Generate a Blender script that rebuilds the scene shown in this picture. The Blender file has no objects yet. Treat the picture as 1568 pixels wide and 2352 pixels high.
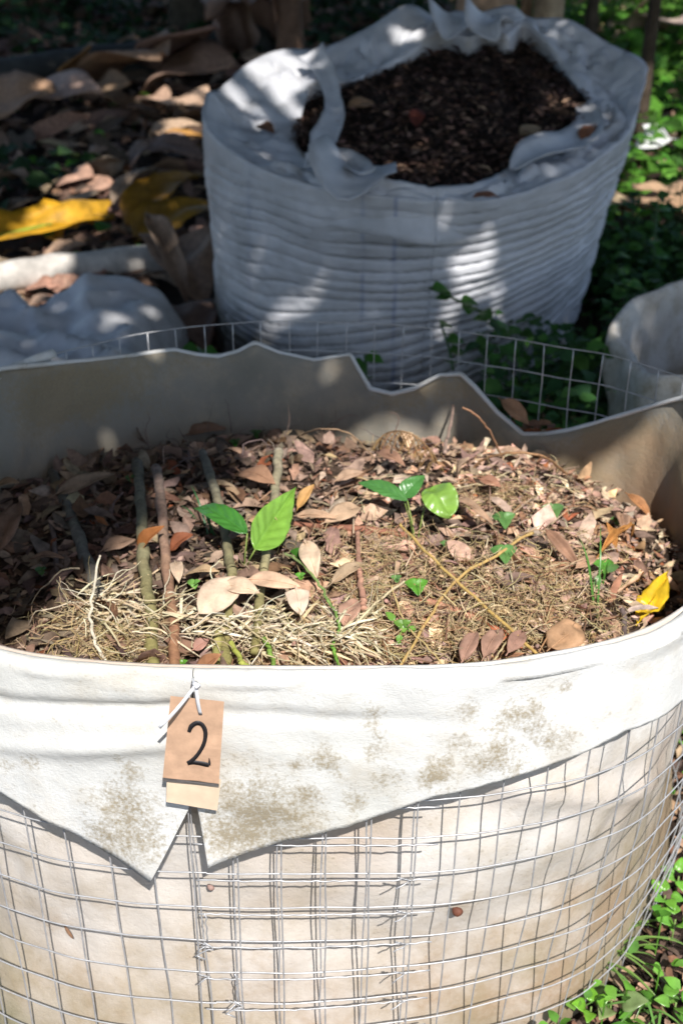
import bpy, math, random
import numpy as np
from math import sin, cos, pi, radians, sqrt, atan2
from mathutils import Vector, noise, Matrix
R = random.Random(7)
S = bpy.context.scene
COL = S.collection
# ---------------------------------------------------------------- camera, sky, sun
PITCH = radians(29.5); F = 2800.0; HR = .69; HC = HR + .795
cam = bpy.data.cameras.new('camera'); cam_o = bpy.data.objects.new('camera', cam); COL.objects.link(cam_o)
cam_o.location = (0, 0, HC); cam_o.rotation_euler = (pi/2 - PITCH, 0, 0)
cam.sensor_fit = 'VERTICAL'; cam.sensor_height = 36; cam.lens = F/2352*36
cam.clip_start = .05; cam.clip_end = 500
cam.dof.use_dof = True; cam.dof.focus_distance = 1.36; cam.dof.aperture_fstop = 6.0
S.camera = cam_o
SD = Vector((-.16, .685, -.828)).normalized()          # the way sunlight travels
EL = math.asin(-SD.z)
w = bpy.data.worlds.new('World'); S.world = w; w.use_nodes = True
nt = w.node_tree; bg = nt.nodes['Background']; sk = nt.nodes.new('ShaderNodeTexSky')
sk.sky_type = 'NISHITA'; sk.sun_disc = False; sk.sun_elevation = EL
sk.sun_rotation = atan2(-SD.x, -SD.y)
nt.links.new(sk.outputs[0], bg.inputs[0]); bg.inputs[1].default_value = .108
sun = bpy.data.lights.new('sun', 'SUN'); sun.energy = 4.3; sun.angle = radians(.53); sun.color = (1, .965, .92)
so = bpy.data.objects.new('sun', sun); COL.objects.link(so)
so.rotation_euler = SD.to_track_quat('-Z', 'Y').to_euler()
S.view_settings.view_transform = 'Standard'; S.view_settings.look = 'None'
S.view_settings.exposure = .54; S.view_settings.gamma = 1
S.cycles.max_bounces = 6; S.cycles.use_denoising = True

# ---------------------------------------------------------------- picture measurements -> world places
def ray(x, y):
    dx = (x-784)/F; dy = (y-1176)/F
    return Vector((dx, cos(PITCH)-dy*sin(PITCH), -sin(PITCH)-dy*cos(PITCH)))
def P(x, y, z=0.0):
    v = ray(x, y); t = (z-HC)/v.z
    return Vector((v.x*t, v.y*t, z))
def U(x, y, d):
    v = ray(x, y); t = d/v.y
    return Vector((v.x*t, d, HC+v.z*t))
def proj(p):
    d = p[1]*cos(PITCH)-(p[2]-HC)*sin(PITCH); dn = -p[1]*sin(PITCH)-(p[2]-HC)*cos(PITCH)
    return 784+F*p[0]/d, 1176+F*dn/d
def nz(p, s=1.0, o=0.0): return noise.noise(Vector((p[0]*s+o, p[1]*s-o, p[2]*s+o*.5)))
def sm(a, b, x):
    t = min(1, max(0, (x-a)/(b-a))); return t*t*(3-2*t)
def inpoly(x, y, pg):
    c = False; j = len(pg)-1
    for i in range(len(pg)):
        if (pg[i][1] > y) != (pg[j][1] > y) and x < (pg[j][0]-pg[i][0])*(y-pg[i][1])/(pg[j][1]-pg[i][1])+pg[i][0]: c = not c
        j = i
    return c
def catmull(pts, n, closed=False):
    pts = [Vector(p) for p in pts]; out = []; N = len(pts)
    for i in range(N if closed else N-1):
        if closed: a, b, c, d = pts[i-1], pts[i], pts[(i+1) % N], pts[(i+2) % N]
        else: a, b, c, d = pts[max(i-1, 0)], pts[i], pts[i+1], pts[min(i+2, N-1)]
        for k in range(n):
            t = k/n
            out.append(.5*((2*b)+(c-a)*t+(2*a-5*b+4*c-d)*t*t+(3*b-3*c+d-a)*t**3))
    if not closed: out.append(pts[-1])
    return out

# ---------------------------------------------------------------- materials
def mat(name, build):
    m = bpy.data.materials.new(name); m.use_nodes = True
    n = m.node_tree.nodes; b = n['Principled BSDF']
    build(m.node_tree, n, m.node_tree.links, b); return m
def noi(n, l, scale, detail=4, vec=None, rough=.55):
    t = n.new('ShaderNodeTexNoise'); t.inputs['Scale'].default_value = scale
    t.inputs['Detail'].default_value = detail; t.inputs['Roughness'].default_value = rough
    if vec is not None: l.new(vec, t.inputs['Vector'])
    return t.outputs['Fac']
def ramp(n, l, fac, stops):
    r = n.new('ShaderNodeValToRGB'); e = r.color_ramp.elements
    while len(e) < len(stops): e.new(.5)
    for k, (p, c) in enumerate(stops):
        e[k].position = p; e[k].color = (*c, 1) if len(c) == 3 else c
    l.new(fac, r.inputs[0]); return r.outputs[0]
def mixc(n, l, fac, a, b, mode='MIX'):
    m = n.new('ShaderNodeMix'); m.data_type = 'RGBA'; m.blend_type = mode
    for s, v in ((m.inputs[0], fac), (m.inputs[6], a), (m.inputs[7], b)):
        if isinstance(v, (int, float)): s.default_value = v
        elif isinstance(v, tuple): s.default_value = (*v, 1)
        else: l.new(v, s)
    return m.outputs[2]
def math_(n, l, op, a, b=None, clamp=False):
    m = n.new('ShaderNodeMath'); m.operation = op; m.use_clamp = clamp
    for s, v in ((m.inputs[0], a), (m.inputs[1], b)):
        if v is None: continue
        if isinstance(v, (int, float)): s.default_value = v
        else: l.new(v, s)
    return m.outputs[0]
def bump(n, l, b, h, strength, dist):
    u = n.new('ShaderNodeBump'); u.inputs['Strength'].default_value = strength; u.inputs['Distance'].default_value = dist
    l.new(h, u.inputs['Height']); l.new(u.outputs[0], b.inputs['Normal'])
def attr(n, name):
    a = n.new('ShaderNodeAttribute'); a.attribute_name = name; return a
def coords(n): return n.new('ShaderNodeTexCoord').outputs['Object']

def felt(base, tan_c, amount, name):
    def f(t, n, l, b):
        c = coords(n)
        big = noi(n, l, 3.2, 5, c); med = noi(n, l, 14, 6, c, .65); fine = noi(n, l, 90, 5, c, .7); spk = noi(n, l, 260, 2, c)
        col = mixc(n, l, ramp(n, l, big, [(.42, (0,)*3), (.7, (amount,)*3)]), base, tan_c)
        col = mixc(n, l, ramp(n, l, med, [(.48, (0,)*3), (.72, (.45*amount+.15,)*3)]), col, (.47, .40, .30))
        # painted-in wear: tide marks towards the ground, mildew where the attribute says
        a = attr(n, 'dirt').outputs['Fac']
        thr = math_(n, l, 'ADD', math_(n, l, 'MULTIPLY', a, 1.0), math_(n, l, 'MULTIPLY', math_(n, l, 'SUBTRACT', fine, .5), 1.1))
        thr = math_(n, l, 'ADD', thr, math_(n, l, 'MULTIPLY', math_(n, l, 'SUBTRACT', med, .5), .9))
        thr = math_(n, l, 'ADD', thr, math_(n, l, 'MULTIPLY', math_(n, l, 'SUBTRACT', spk, .5), 1.1))
        thr = math_(n, l, 'MULTIPLY', math_(n, l, 'SUBTRACT', thr, .33), 1.9, True)
        dots = n.new('ShaderNodeTexVoronoi'); dots.inputs['Scale'].default_value = 75; l.new(c, dots.inputs['Vector'])
        dd = math_(n, l, 'MULTIPLY', math_(n, l, 'SUBTRACT', math_(n, l, 'ADD', .13, math_(n, l, 'MULTIPLY', math_(n, l, 'SUBTRACT', med, .5), .9)), dots.outputs['Distance']), 5.0, True)
        thr = math_(n, l, 'MAXIMUM', thr, math_(n, l, 'MULTIPLY', dd, .55))
        col = mixc(n, l, math_(n, l, 'MULTIPLY', thr, .85), col, mixc(n, l, spk, (.19, .15, .095), (.33, .27, .17)))
        e = attr(n, 'earth').outputs['Fac']
        ee = math_(n, l, 'ADD', e, math_(n, l, 'MULTIPLY', math_(n, l, 'SUBTRACT', med, .5), math_(n, l, 'MULTIPLY', e, 1.6)), True)
        col = mixc(n, l, math_(n, l, 'MULTIPLY', ee, .95), col, mixc(n, l, ramp(n, l, big, [(.35, (0,)*3), (.65, (1,)*3)]), (.34, .215, .135), (.27, .235, .15)))
        g = attr(n, 'green').outputs['Fac']
        col = mixc(n, l, math_(n, l, 'MULTIPLY', g, math_(n, l, 'MULTIPLY', med, 1.3), True), col, (.13, .14, .07))
        l.new(col, b.inputs['Base Color']); b.inputs['Roughness'].default_value = .95
        b.inputs['Specular IOR Level'].default_value = .15
        h = math_(n, l, 'ADD', math_(n, l, 'MULTIPLY', fine, .6), math_(n, l, 'MULTIPLY', med, 1.4))
        mp = n.new('ShaderNodeMapping'); mp.inputs['Scale'].default_value = (220, 220, 1200)
        l.new(c, mp.inputs[0]); fib = noi(n, l, 1, 3, mp.outputs[0])
        h = math_(n, l, 'ADD', h, math_(n, l, 'MULTIPLY', fib, .22))
        bump(n, l, b, h, .55, .004)
    return mat(name, f)
M = {}
M['felt'] = felt((.72, .705, .675), (.50, .385, .30), .85, 'felt_cloth')
M['felt_cuff'] = felt((.67, .67, .66), (.51, .505, .465), .7, 'felt_cuff')
M['felt_inner'] = felt((.28, .27, .235), (.15, .142, .115), 1.0, 'shade_toned_felt')  # base colour lowered to carry the shade of the back wall
def f_bag(t, n, l, b):
    c = coords(n); med = noi(n, l, 7, 6, c, .62); big = noi(n, l, 2.2, 4, c)
    col = mixc(n, l, ramp(n, l, med, [(.38, (0,)*3), (.72, (.75,)*3)]), (.60, .60, .625), (.38, .385, .395))
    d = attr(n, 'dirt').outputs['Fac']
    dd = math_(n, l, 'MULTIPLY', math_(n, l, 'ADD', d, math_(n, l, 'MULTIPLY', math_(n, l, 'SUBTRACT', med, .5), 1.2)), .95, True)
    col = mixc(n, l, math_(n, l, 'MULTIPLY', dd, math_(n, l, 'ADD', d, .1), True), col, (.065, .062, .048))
    s = attr(n, 'stripe').outputs['Fac']
    col = mixc(n, l, math_(n, l, 'MULTIPLY', s, .6), col, (.10, .14, .33))
    l.new(col, b.inputs['Base Color']); b.inputs['Roughness'].default_value = .55
    w_ = n.new('ShaderNodeTexWave'); w_.inputs['Scale'].default_value = 120; w_.bands_direction = 'Z'; l.new(c, w_.inputs[0])
    h = math_(n, l, 'ADD', math_(n, l, 'MULTIPLY', w_.outputs['Fac'], .12), noi(n, l, 45, 5, c))
    bump(n, l, b, h, .35, .006)
M['bag'] = mat('woven_plastic', f_bag)
def f_wire(t, n, l, b):
    c = coords(n); k = noi(n, l, 60, 4, c)
    l.new(ramp(n, l, k, [(.3, (.38, .38, .39)), (.64, (.54, .54, .55)), (.84, (.36, .25, .17))]), b.inputs['Base Color'])
    b.inputs['Metallic'].default_value = .35; b.inputs['Roughness'].default_value = .42
M['wire'] = mat('galvanised_wire', f_wire)
def leafy(name, trans, rough, bmp=.4, dist=.002, spec=.4, mottling=.35, sc=38):
    def f(t, n, l, b):
        c = coords(n); a = attr(n, 'Col').outputs['Color']
        k = noi(n, l, sc, 5, c, .65)
        v = ramp(n, l, k, [(.3, (1-mottling,)*3), (.7, (1+mottling*.5,)*3)])
        col = mixc(n, l, 1.0, a, v, 'MULTIPLY')
        l.new(col, b.inputs['Base Color']); b.inputs['Roughness'].default_value = rough
        b.inputs['Specular IOR Level'].default_value = spec
        bump(n, l, b, k, bmp, dist)
        if trans > 0:
            tr = n.new('ShaderNodeBsdfTranslucent'); l.new(col, tr.inputs[0])
            mx = n.new('ShaderNodeMixShader'); mx.inputs[0].default_value = trans
            l.new(b.outputs[0], mx.inputs[1]); l.new(tr.outputs[0], mx.inputs[2])
            l.new(mx.outputs[0], n['Material Output'].inputs[0])
    return mat(name, f)
M['green'] = leafy('green_leaf', .3, .3, .3, .001, .5, .25)
M['dry'] = leafy('dry_leaf', .12, .65, .6, .0025, .3, .4)
M['twig'] = leafy('twig_bark', 0, .75, .6, .001, .3, .45, 90)
M['banana'] = leafy('banana_leaf', .2, .5, .8, .006, .4, .55, 11)
M['cover'] = leafy('weed_leaf', .3, .6, .3, .001, .22, .3)
M['straw'] = leafy('straw', .1, .6, .2, .0004, .35, .3, 120)
M['root'] = leafy('fine_root', .1, .8, 0, .0004, .2, .3, 60)
M['litter'] = leafy('leaf_litter', .05, .8, .6, .002, .2, .55, 60)
M['mulch'] = leafy('mulch', 0, .85, .6, .002, .2, .5, 60)
M['log'] = leafy('pale_bark', 0, .8, .7, .004, .2, .4, 16)
M['bark'] = leafy('tree_bark', 0, .9, 1.0, .02, .15, .5, 14)
def earthy(name, c1, c2, c3, scale):
    def f(t, n, l, b):
        c = coords(n); k = noi(n, l, scale, 8, c, .7); k2 = noi(n, l, scale*6, 5, c, .7)
        col = ramp(n, l, k, [(.33, c1), (.5, c2), (.66, c3)])
        col = mixc(n, l, .6, col, ramp(n, l, k2, [(.35, (.35,)*3), (.65, (1.4,)*3)]), 'MULTIPLY')
        l.new(col, b.inputs['Base Color']); b.inputs['Roughness'].default_value = .95; b.inputs['Specular IOR Level'].default_value = .15
        bump(n, l, b, math_(n, l, 'ADD', k, k2), 1.0, .02)
    return mat(name, f)
M['soil'] = earthy('compost', (.05, .032, .022), (.15, .10, .072), (.27, .18, .13), 26)
M['ground'] = earthy('forest_floor', (.018, .014, .011), (.045, .03, .022), (.075, .05, .034), 9)
M['darksoil'] = earthy('dark_mulch', (.012, .008, .006), (.03, .02, .015), (.06, .036, .026), 30)
def plain(name, c, rough, spec=.4, ns=0, bmp=0, coat=0, metal=0, trans=0):
    def f(t, n, l, b):
        k = noi(n, l, ns or 40, 5, coords(n), .6)
        col = ramp(n, l, k, [(.3, tuple(x*.82 for x in c)), (.7, tuple(min(1, x*1.08) for x in c))])
        l.new(col, b.inputs['Base Color']); b.inputs['Roughness'].default_value = rough
        b.inputs['Specular IOR Level'].default_value = spec; b.inputs['Coat Weight'].default_value = coat
        b.inputs['Coat Roughness'].default_value = .12; b.inputs['Metallic'].default_value = metal
        if bmp: bump(n, l, b, k, bmp, .002)
    return mat(name, f)
M['card'] = plain('taped_cardboard', (.58, .37, .245), .6, .3, 70, .25, .45)
M['ink'] = plain('marker_ink', (.022, .02, .022), .5)
M['tape'] = plain('grey_tape', (.12, .11, .105), .35, .5, 90, .2)
M['wood'] = plain('tag_wood', (.74, .58, .42), .6, .3, 30, .3)
M['nylon'] = plain('nylon_tie', (.74, .75, .78), .3, .5, 30)
M['whitecloth'] = plain('white_scrap', (.78, .78, .76), .7, .3, 20, .4)

# ---------------------------------------------------------------- mesh helpers
class MB:
    def __init__(s): s.v = []; s.f = []; s.c = []; s.at = {}
    def grid(s, rows, col=(.5, .5, .5), closed=False):
        b = len(s.v); m = len(rows[0])
        for r in rows: s.v.extend([tuple(p) for p in r])
        for i in range(len(rows)-1):
            for j in range(m if closed else m-1):
                j2 = (j+1) % m
                s.f.append((b+i*m+j, b+i*m+j2, b+(i+1)*m+j2, b+(i+1)*m+j)); s.c.append(col)
    def tube(s, pts, rad, n=8, col=(.5, .5, .5), cap=True):
        pts = [Vector(p) for p in pts]
        if isinstance(rad, (int, float)): rad = [rad]*len(pts)
        b = len(s.v); up = None
        for i, p in enumerate(pts):
            t = (pts[min(i+1, len(pts)-1)]-pts[max(i-1, 0)])
            t = t.normalized() if t.length > 1e-9 else Vector((0, 0, 1))
            if up is None:
                up = Vector((0, 0, 1)) if abs(t.z) < .9 else Vector((1, 0, 0))
            a = (up - t*up.dot(t)); a = a.normalized() if a.length > 1e-6 else t.orthogonal().normalized()
            up = a; c = t.cross(a)
            for k in range(n):
                q = 2*pi*k/n; s.v.append(tuple(p+(a*cos(q)+c*sin(q))*rad[i]))
        for i in range(len(pts)-1):
            for k in range(n):
                k2 = (k+1) % n
                s.f.append((b+i*n+k, b+i*n+k2, b+(i+1)*n+k2, b+(i+1)*n+k)); s.c.append(col)
        if cap and n > 3:
            s.f.append(tuple(b+k for k in range(n-1, -1, -1))); s.c.append(col)
            e = b+(len(pts)-1)*n; s.f.append(tuple(e+k for k in range(n))); s.c.append(col)
    def build(s, name, m, parent=None, smooth=True, solid=0, attrs=None):
        me = bpy.data.meshes.new(name); me.from_pydata(s.v, [], s.f); me.update()
        ls = np.repeat(np.array(s.c, dtype=np.float32), np.array([len(f) for f in s.f]), axis=0)
        ls = np.concatenate([ls, np.ones((len(ls), 1), np.float32)], axis=1)
        ca = me.color_attributes.new('Col', 'FLOAT_COLOR', 'CORNER'); ca.data.foreach_set('color', ls.ravel())
        for k, v in (attrs or {}).items():
            a = me.attributes.new(k, 'FLOAT', 'POINT'); a.data.foreach_set('value', np.array(v, dtype=np.float32))
        me.materials.append(M[m])
        if smooth: me.polygons.foreach_set('use_smooth', [True]*len(me.polygons))
        o = bpy.data.objects.new(name, me); COL.objects.link(o)
        if parent is not None: o.parent = parent
        if solid:
            d = o.modifiers.new('thickness', 'SOLIDIFY'); d.thickness = solid; d.offset = -1
        return o
def tag(o, label, cat, group=None, kind=None):
    o['label'] = label; o['category'] = cat
    if group: o['group'] = group
    if kind: o['kind'] = kind
    return o
def empty(name, label, cat, loc=(0, 0, 0), group=None):
    o = bpy.data.objects.new(name, None); COL.objects.link(o); o.empty_display_size = .05; o.location = loc
    tag(o, label, cat, group); return o
def jit(c, a=.15, r=R):
    k = 1+r.uniform(-a, a); return tuple(min(.95, max(.005, x*k*(1+r.uniform(-a, a)*.35))) for x in c)

def leaf(mb, base, tip, width, up=Vector((0, 0, 1)), fold=.15, arch=.1, wave=.0, col=(.4, .25, .15), nu=8, nv=4, shape='lens', twist=0., seed=0., rag=0., quilt=0.):
    """blade from base to tip; fold = V section, arch = bow along the length, curl by wave"""
    base = Vector(base); tip = Vector(tip); ax = tip-base; L = ax.length
    if L < 1e-5: return
    ax /= L; sd = ax.cross(up)
    sd = sd.normalized() if sd.length > 1e-5 else ax.orthogonal().normalized()
    nn = sd.cross(ax); rows = []
    for i in range(nu+1):
        t = i/nu
        if shape == 'heart': wd = (max(0, sin(pi*t**.55)))**.8 if t < 1 else 0
        elif shape == 'ovate': wd = sin(pi*t**.62) if 0 < t < 1 else 0
        elif shape == 'strap': wd = min(1, t*7)*(1-t**3*.9)
        elif shape == 'round': wd = sqrt(max(0, 1-(2*t-1)**2))
        else: wd = sin(pi*t**.85)**.85 if 0 < t < 1 else 0
        wd = max(wd, .03)*(1+rag*noise.noise(Vector((t*9, seed, 3))))
        tw = twist*(t-.5)
        s2 = sd*cos(tw)+nn*sin(tw); n2 = nn*cos(tw)-sd*sin(tw)
        row = []
        for j in range(nv+1):
            u = 2*j/nv-1
            h = fold*abs(u)*wd*width*.5 + wave*L*noise.noise(Vector((t*3.1, u*1.3+seed, seed)))
            if quilt: h += quilt*L*wd*(abs(sin(pi*(t*6-abs(u)*1.3)))**.6-.5)*min(1, abs(u)*4)-quilt*L*.5*math.exp(-(u*9)**2)
            row.append(base+ax*(L*t)+s2*(u*wd*width*.5*(1-abs(fold)*.15))+n2*(h)+nn*(arch*L*sin(pi*t)))
        rows.append(row)
    mb.grid(rows, col)
TAN = (.50, .33, .215); PINK = (.38, .245, .165); BRN = (.24, .13, .08); RED = (.30, .10, .045); STRAW = (.62, .52, .33); HAY = (.60, .43, .24)
GRN = (.13, .33, .035); LGRN = (.22, .48, .05); DGRN = (.03, .10, .02)

# ================================================================= THE GROUND
def gh(x, y):
    h = .03*nz((x, y, 0), .9)+.012*nz((x, y, 1), 4)
    d = math.hypot(x, y-4)
    return h - .02
mb = MB(); xs = [-60, -40, -25, -15, -9]+[-6+i*.12 for i in range(101)]+[9, 15, 25, 40, 60]
ys = [-30, -10, -4]+[-1+i*.12 for i in range(126)]+[18, 25, 40, 80]
mb.grid([[(x, y, gh(x, y)) for x in xs] for y in ys], (.5,)*3)
g = mb.build('ground', 'ground'); g['kind'] = 'structure'

# ================================================================= THE NEAR PLANTER
OUT = [(-.16, 1.052), (.007, 1.050), (.12, 1.053), (.196, 1.066), (.305, 1.10), (.39, 1.155), (.48, 1.26), (.56, 1.40), (.607, 1.56), (.605, 1.72), (.562, 1.858), (.48, 1.943), (.392, 1.993), (.28, 2.044),
       (.171, 2.088), (.013, 2.114), (-.147, 2.121), (-.302, 2.083), (-.42, 2.02), (-.509, 1.943), (-.575, 1.84), (-.64, 1.68), (-.65, 1.48), (-.60, 1.29), (-.50, 1.15), (-.373, 1.085), (-.275, 1.062)]
cv = catmull([(a, b, 0) for a, b in OUT], 60, True)
CA = np.array([(p.x, p.y) for p in cv]); seg = np.roll(CA, -1, 0)-CA; sl = np.hypot(seg[:, 0], seg[:, 1])
CS = np.concatenate([[0], np.cumsum(sl)]); TOT = CS[-1]; CX = np.append(CA[:, 0], CA[0, 0]); CY = np.append(CA[:, 1], CA[0, 1])
def cp(s):
    s %= TOT; return np.interp(s, CS, CX), np.interp(s, CS, CY)
def wall(s, off, z, taper=True):
    if taper:
        q_ = s % TOT; off = off-.042*sm(.45, -.05, z)*(sm(.05, .4, q_) if q_ < TOT*.72 else 0)
    x, y = cp(s); x1, y1 = cp(s+.02); x0, y0 = cp(s-.02)
    tx, ty = x1-x0, y1-y0; L = math.hypot(tx, ty)
    return Vector((x+ty/L*off, y-tx/L*off, z))
def hit(px, py, off=.0, back=False):
    """pixel ray meets the planter wall: arc position and height"""
    v = ray(px, py); k = v.x/v.y; best = None
    N = 800; prev = None
    for i in range(N+1):
        s = TOT*i/N; p = wall(s, off, 0, False); d = p.x-k*p.y
        if prev is not None and prev[1]*d <= 0 and abs(prev[1]-d) > 1e-12:
            s2 = prev[0]+(s-prev[0])*abs(prev[1])/(abs(prev[1])+abs(d)); q = wall(s2, off, 0, False)
            if best is None or (q.y > best[2] if back else q.y < best[2]): best = (s2, HC+v.z*q.y/v.y, q.y)
        prev = (s, d)
    return best
def sgn(s):      # arc position counted from the front middle, negative to the left
    s %= TOT; return s-TOT if s > TOT*.72 else s
S_TAG = sgn(hit(443, 1700)[0])
planter = empty('felt_planter', 'large oval white felt planter in a wire cage, filled with leaf litter, nearest the camera', 'planter', (0, 0, 0))
# ---- liner: one closed sheet from the ground to the rim
bk = [(0, 848), (100, 838), (200, 829), (300, 818), (400, 804), (450, 815), (500, 820), (545, 808), (585, 788), (640, 810), (720, 827), (805, 814), (822, 845), (850, 893), (900, 905), (950, 893), (1010, 862), (1060, 860),
      (1090, 888), (1140, 945), (1200, 998), (1250, 998), (1310, 988), (1370, 972), (1430, 953), (1500, 932), (1568, 915), (1640, 900)]
RIMO = {0: -.012, 100: -.012, 585: -.004, 805: -.012, 850: -.035, 900: -.05, 1010: -.035, 1060: -.03, 1140: -.055, 1200: -.07, 1310: -.06, 1430: -.035, 1568: -.02}
ro = sorted(RIMO.items())
bs, bz, bo = [], [], []
for (x, y) in bk:
    o_ = float(np.interp(x, [a for a, _ in ro], [b for _, b in ro])); h = hit(x, y, o_, True)
    if h: bs.append(h[0]); bz.append(h[1]); bo.append(o_)
idx = np.argsort(bs); bs = np.array(bs)[idx]; bz = np.array(bz)[idx]; bo = np.array(bo)[idx]
def rim(s):
    """height and inward offset of the cloth's top edge"""
    s %= TOT
    if bs[0] <= s <= bs[-1]: return float(np.interp(s, bs, bz)), float(np.interp(s, bs, bo))
    if s < bs[0]: k = sm(bs[0]-.35, bs[0], s); return (HR+.004)*(1-k)+bz[0]*k, -.008*(1-k)+bo[0]*k
    k = sm(bs[-1]+.35, bs[-1], s); return (HR+.004)*(1-k)+bz[-1]*k, -.008*(1-k)+bo[-1]*k
ZR = 40; NS = 560
rows = []; dirt = []; earth = []; green = []
for i in range(ZR+1):
    t = i/ZR; row = []
    for j in range(NS):
        s = TOT*j/NS; zt, ot = rim(s)
        z = -.02+(zt+.02)*t
        depth = max(0, zt-z); front = cp(s)[1] < 1.5
        gap = ot-.045*sm(0, .16, depth)*(1 if front else .6)
        gap += .011*nz((s*5, z*7, 0), 1)*sm(0, .08, depth)+.006*nz((s*16, z*14, 3), 1)*sm(0, .05, depth)
        if not front: gap += .016*sin(s*23+3*nz((s, z, 0), 2))*sm(-.02, .12, depth)*(.4+nz((s*2, 0, 0), 1)) + .018*nz((s*4.3, z*2.2, 9), 1)*sm(0, .3, .2+depth)
        gap = gap*sm(-.04, .24, z)-.003*(1-sm(-.04, .24, z))
        # the long slanting fold at the right front
        if front:
            fz = .49-.42*(s-.33); gap += .012*math.exp(-((z-fz)/.018)**2)*sm(.25, .36, s)*sm(.9, .7, s)
        p = wall(s, gap, z); row.append(p)
        e = sm(.40, .0, z)*.62+.16*sm(.55, .2, z)+.34*sm(.2, .7, sgn(s))*sm(.42, .05, z)+.2*max(0, nz((s*2.5, z*5, 2), 1))
        if not front: e = sm(.2, .0, zt-z-.0)*0+sm(.05, .22, depth)*.35+.12; e += .75*sm(950, 1300, proj(p)[0])*sm(.01, .08, depth)
        d = 0.
        if not front: d = 1.5*max(0, noise.noise(Vector((s*5.2, z*9, 8)))+.15)*sm(.25, .0, depth)+1.2*max(0, noise.noise(Vector((s*2.2, z*4, 3))))
        dirt.append(min(1, d)); earth.append(min(1, e)); green.append(sm(.08, .0, z)*.5+(.0 if front else .12*max(0, nz((s*3, z*3, 5), 1))))
    rows.append(row)
mb = MB(); mb.grid(rows, (.6,)*3, True)
nf = len(mb.f)
# olive felt darkened for shade on the back half, paler felt on the front
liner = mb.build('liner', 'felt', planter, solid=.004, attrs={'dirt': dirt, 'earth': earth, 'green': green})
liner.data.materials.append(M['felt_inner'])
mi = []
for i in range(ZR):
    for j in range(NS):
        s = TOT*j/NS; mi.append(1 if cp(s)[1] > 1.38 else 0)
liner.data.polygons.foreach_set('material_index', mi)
# rolled white edge along the sagging back rim
mb = MB(); pts = []; rr = []
for j in range(NS*2):
    s = TOT*j/NS/2
    if cp(s)[1] > 1.6:
        zt, ot = rim(s); pts.append((s, wall(s, ot-.002, zt+.001)))
pts.sort(key=lambda a: a[0])
pp = [p for _, p in pts]
mb.tube(pp, [.0042+.0015*nz(p, 12) for p in pp], 6, (.6,)*3)
n_ = len(mb.v); mb.build('rim_edge', 'felt_cuff', planter, attrs={'dirt': [.1]*n_, 'earth': [0]*n_, 'green': [0]*n_})
# ---- the folded cuff, left and right of the slit
BL = [(295, 1835, .036, .9), (300, 1770, .02, .8), (310, 1890, .04, .85), (345, 1900, .03, .8), (250, 1900, .03, .75), (275, 1730, .012, .7), (25, 1745, .012, .7), (80, 1740, .014, .7), (160, 1740, .01, .6), (130, 1640, .02, .35), (600, 1855, .05, .85), (560, 1885, .045, .8), (660, 1850, .04, .65), (520, 1895, .03, .8),
      (1180, 1640, .022, .8), (1215, 1630, .018, .8), (1150, 1660, .02, .75), (1215, 1665, .02, .8), (1240, 1690, .018, .7), (1150, 1720, .028, .8), (1120, 1735, .022, .8), (1170, 1745, .02, .75), (1000, 1770, .018, .85), (1020, 1745, .012, .7), (985, 1780, .014, .8),
      (850, 1640, .014, .75), (850, 1665, .012, .7), (745, 1735, .018, .8), (760, 1755, .014, .7), (860, 1720, .012, .7), (870, 1690, .01, .6), (820, 1830, .014, .8), (705, 1810, .014, .7), (680, 1750, .008, .8), (1300, 1580, .008, .8), (1080, 1630, .018, .6), (1290, 1680, .014, .6), (1060, 1700, .014, .6), (900, 1780, .02, .45)]
BLW = []
for (x, y, r, k) in BL:
    h = hit(x, y, .014)
    if h: BLW.append((sgn(h[0]), h[1], r, k))
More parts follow.
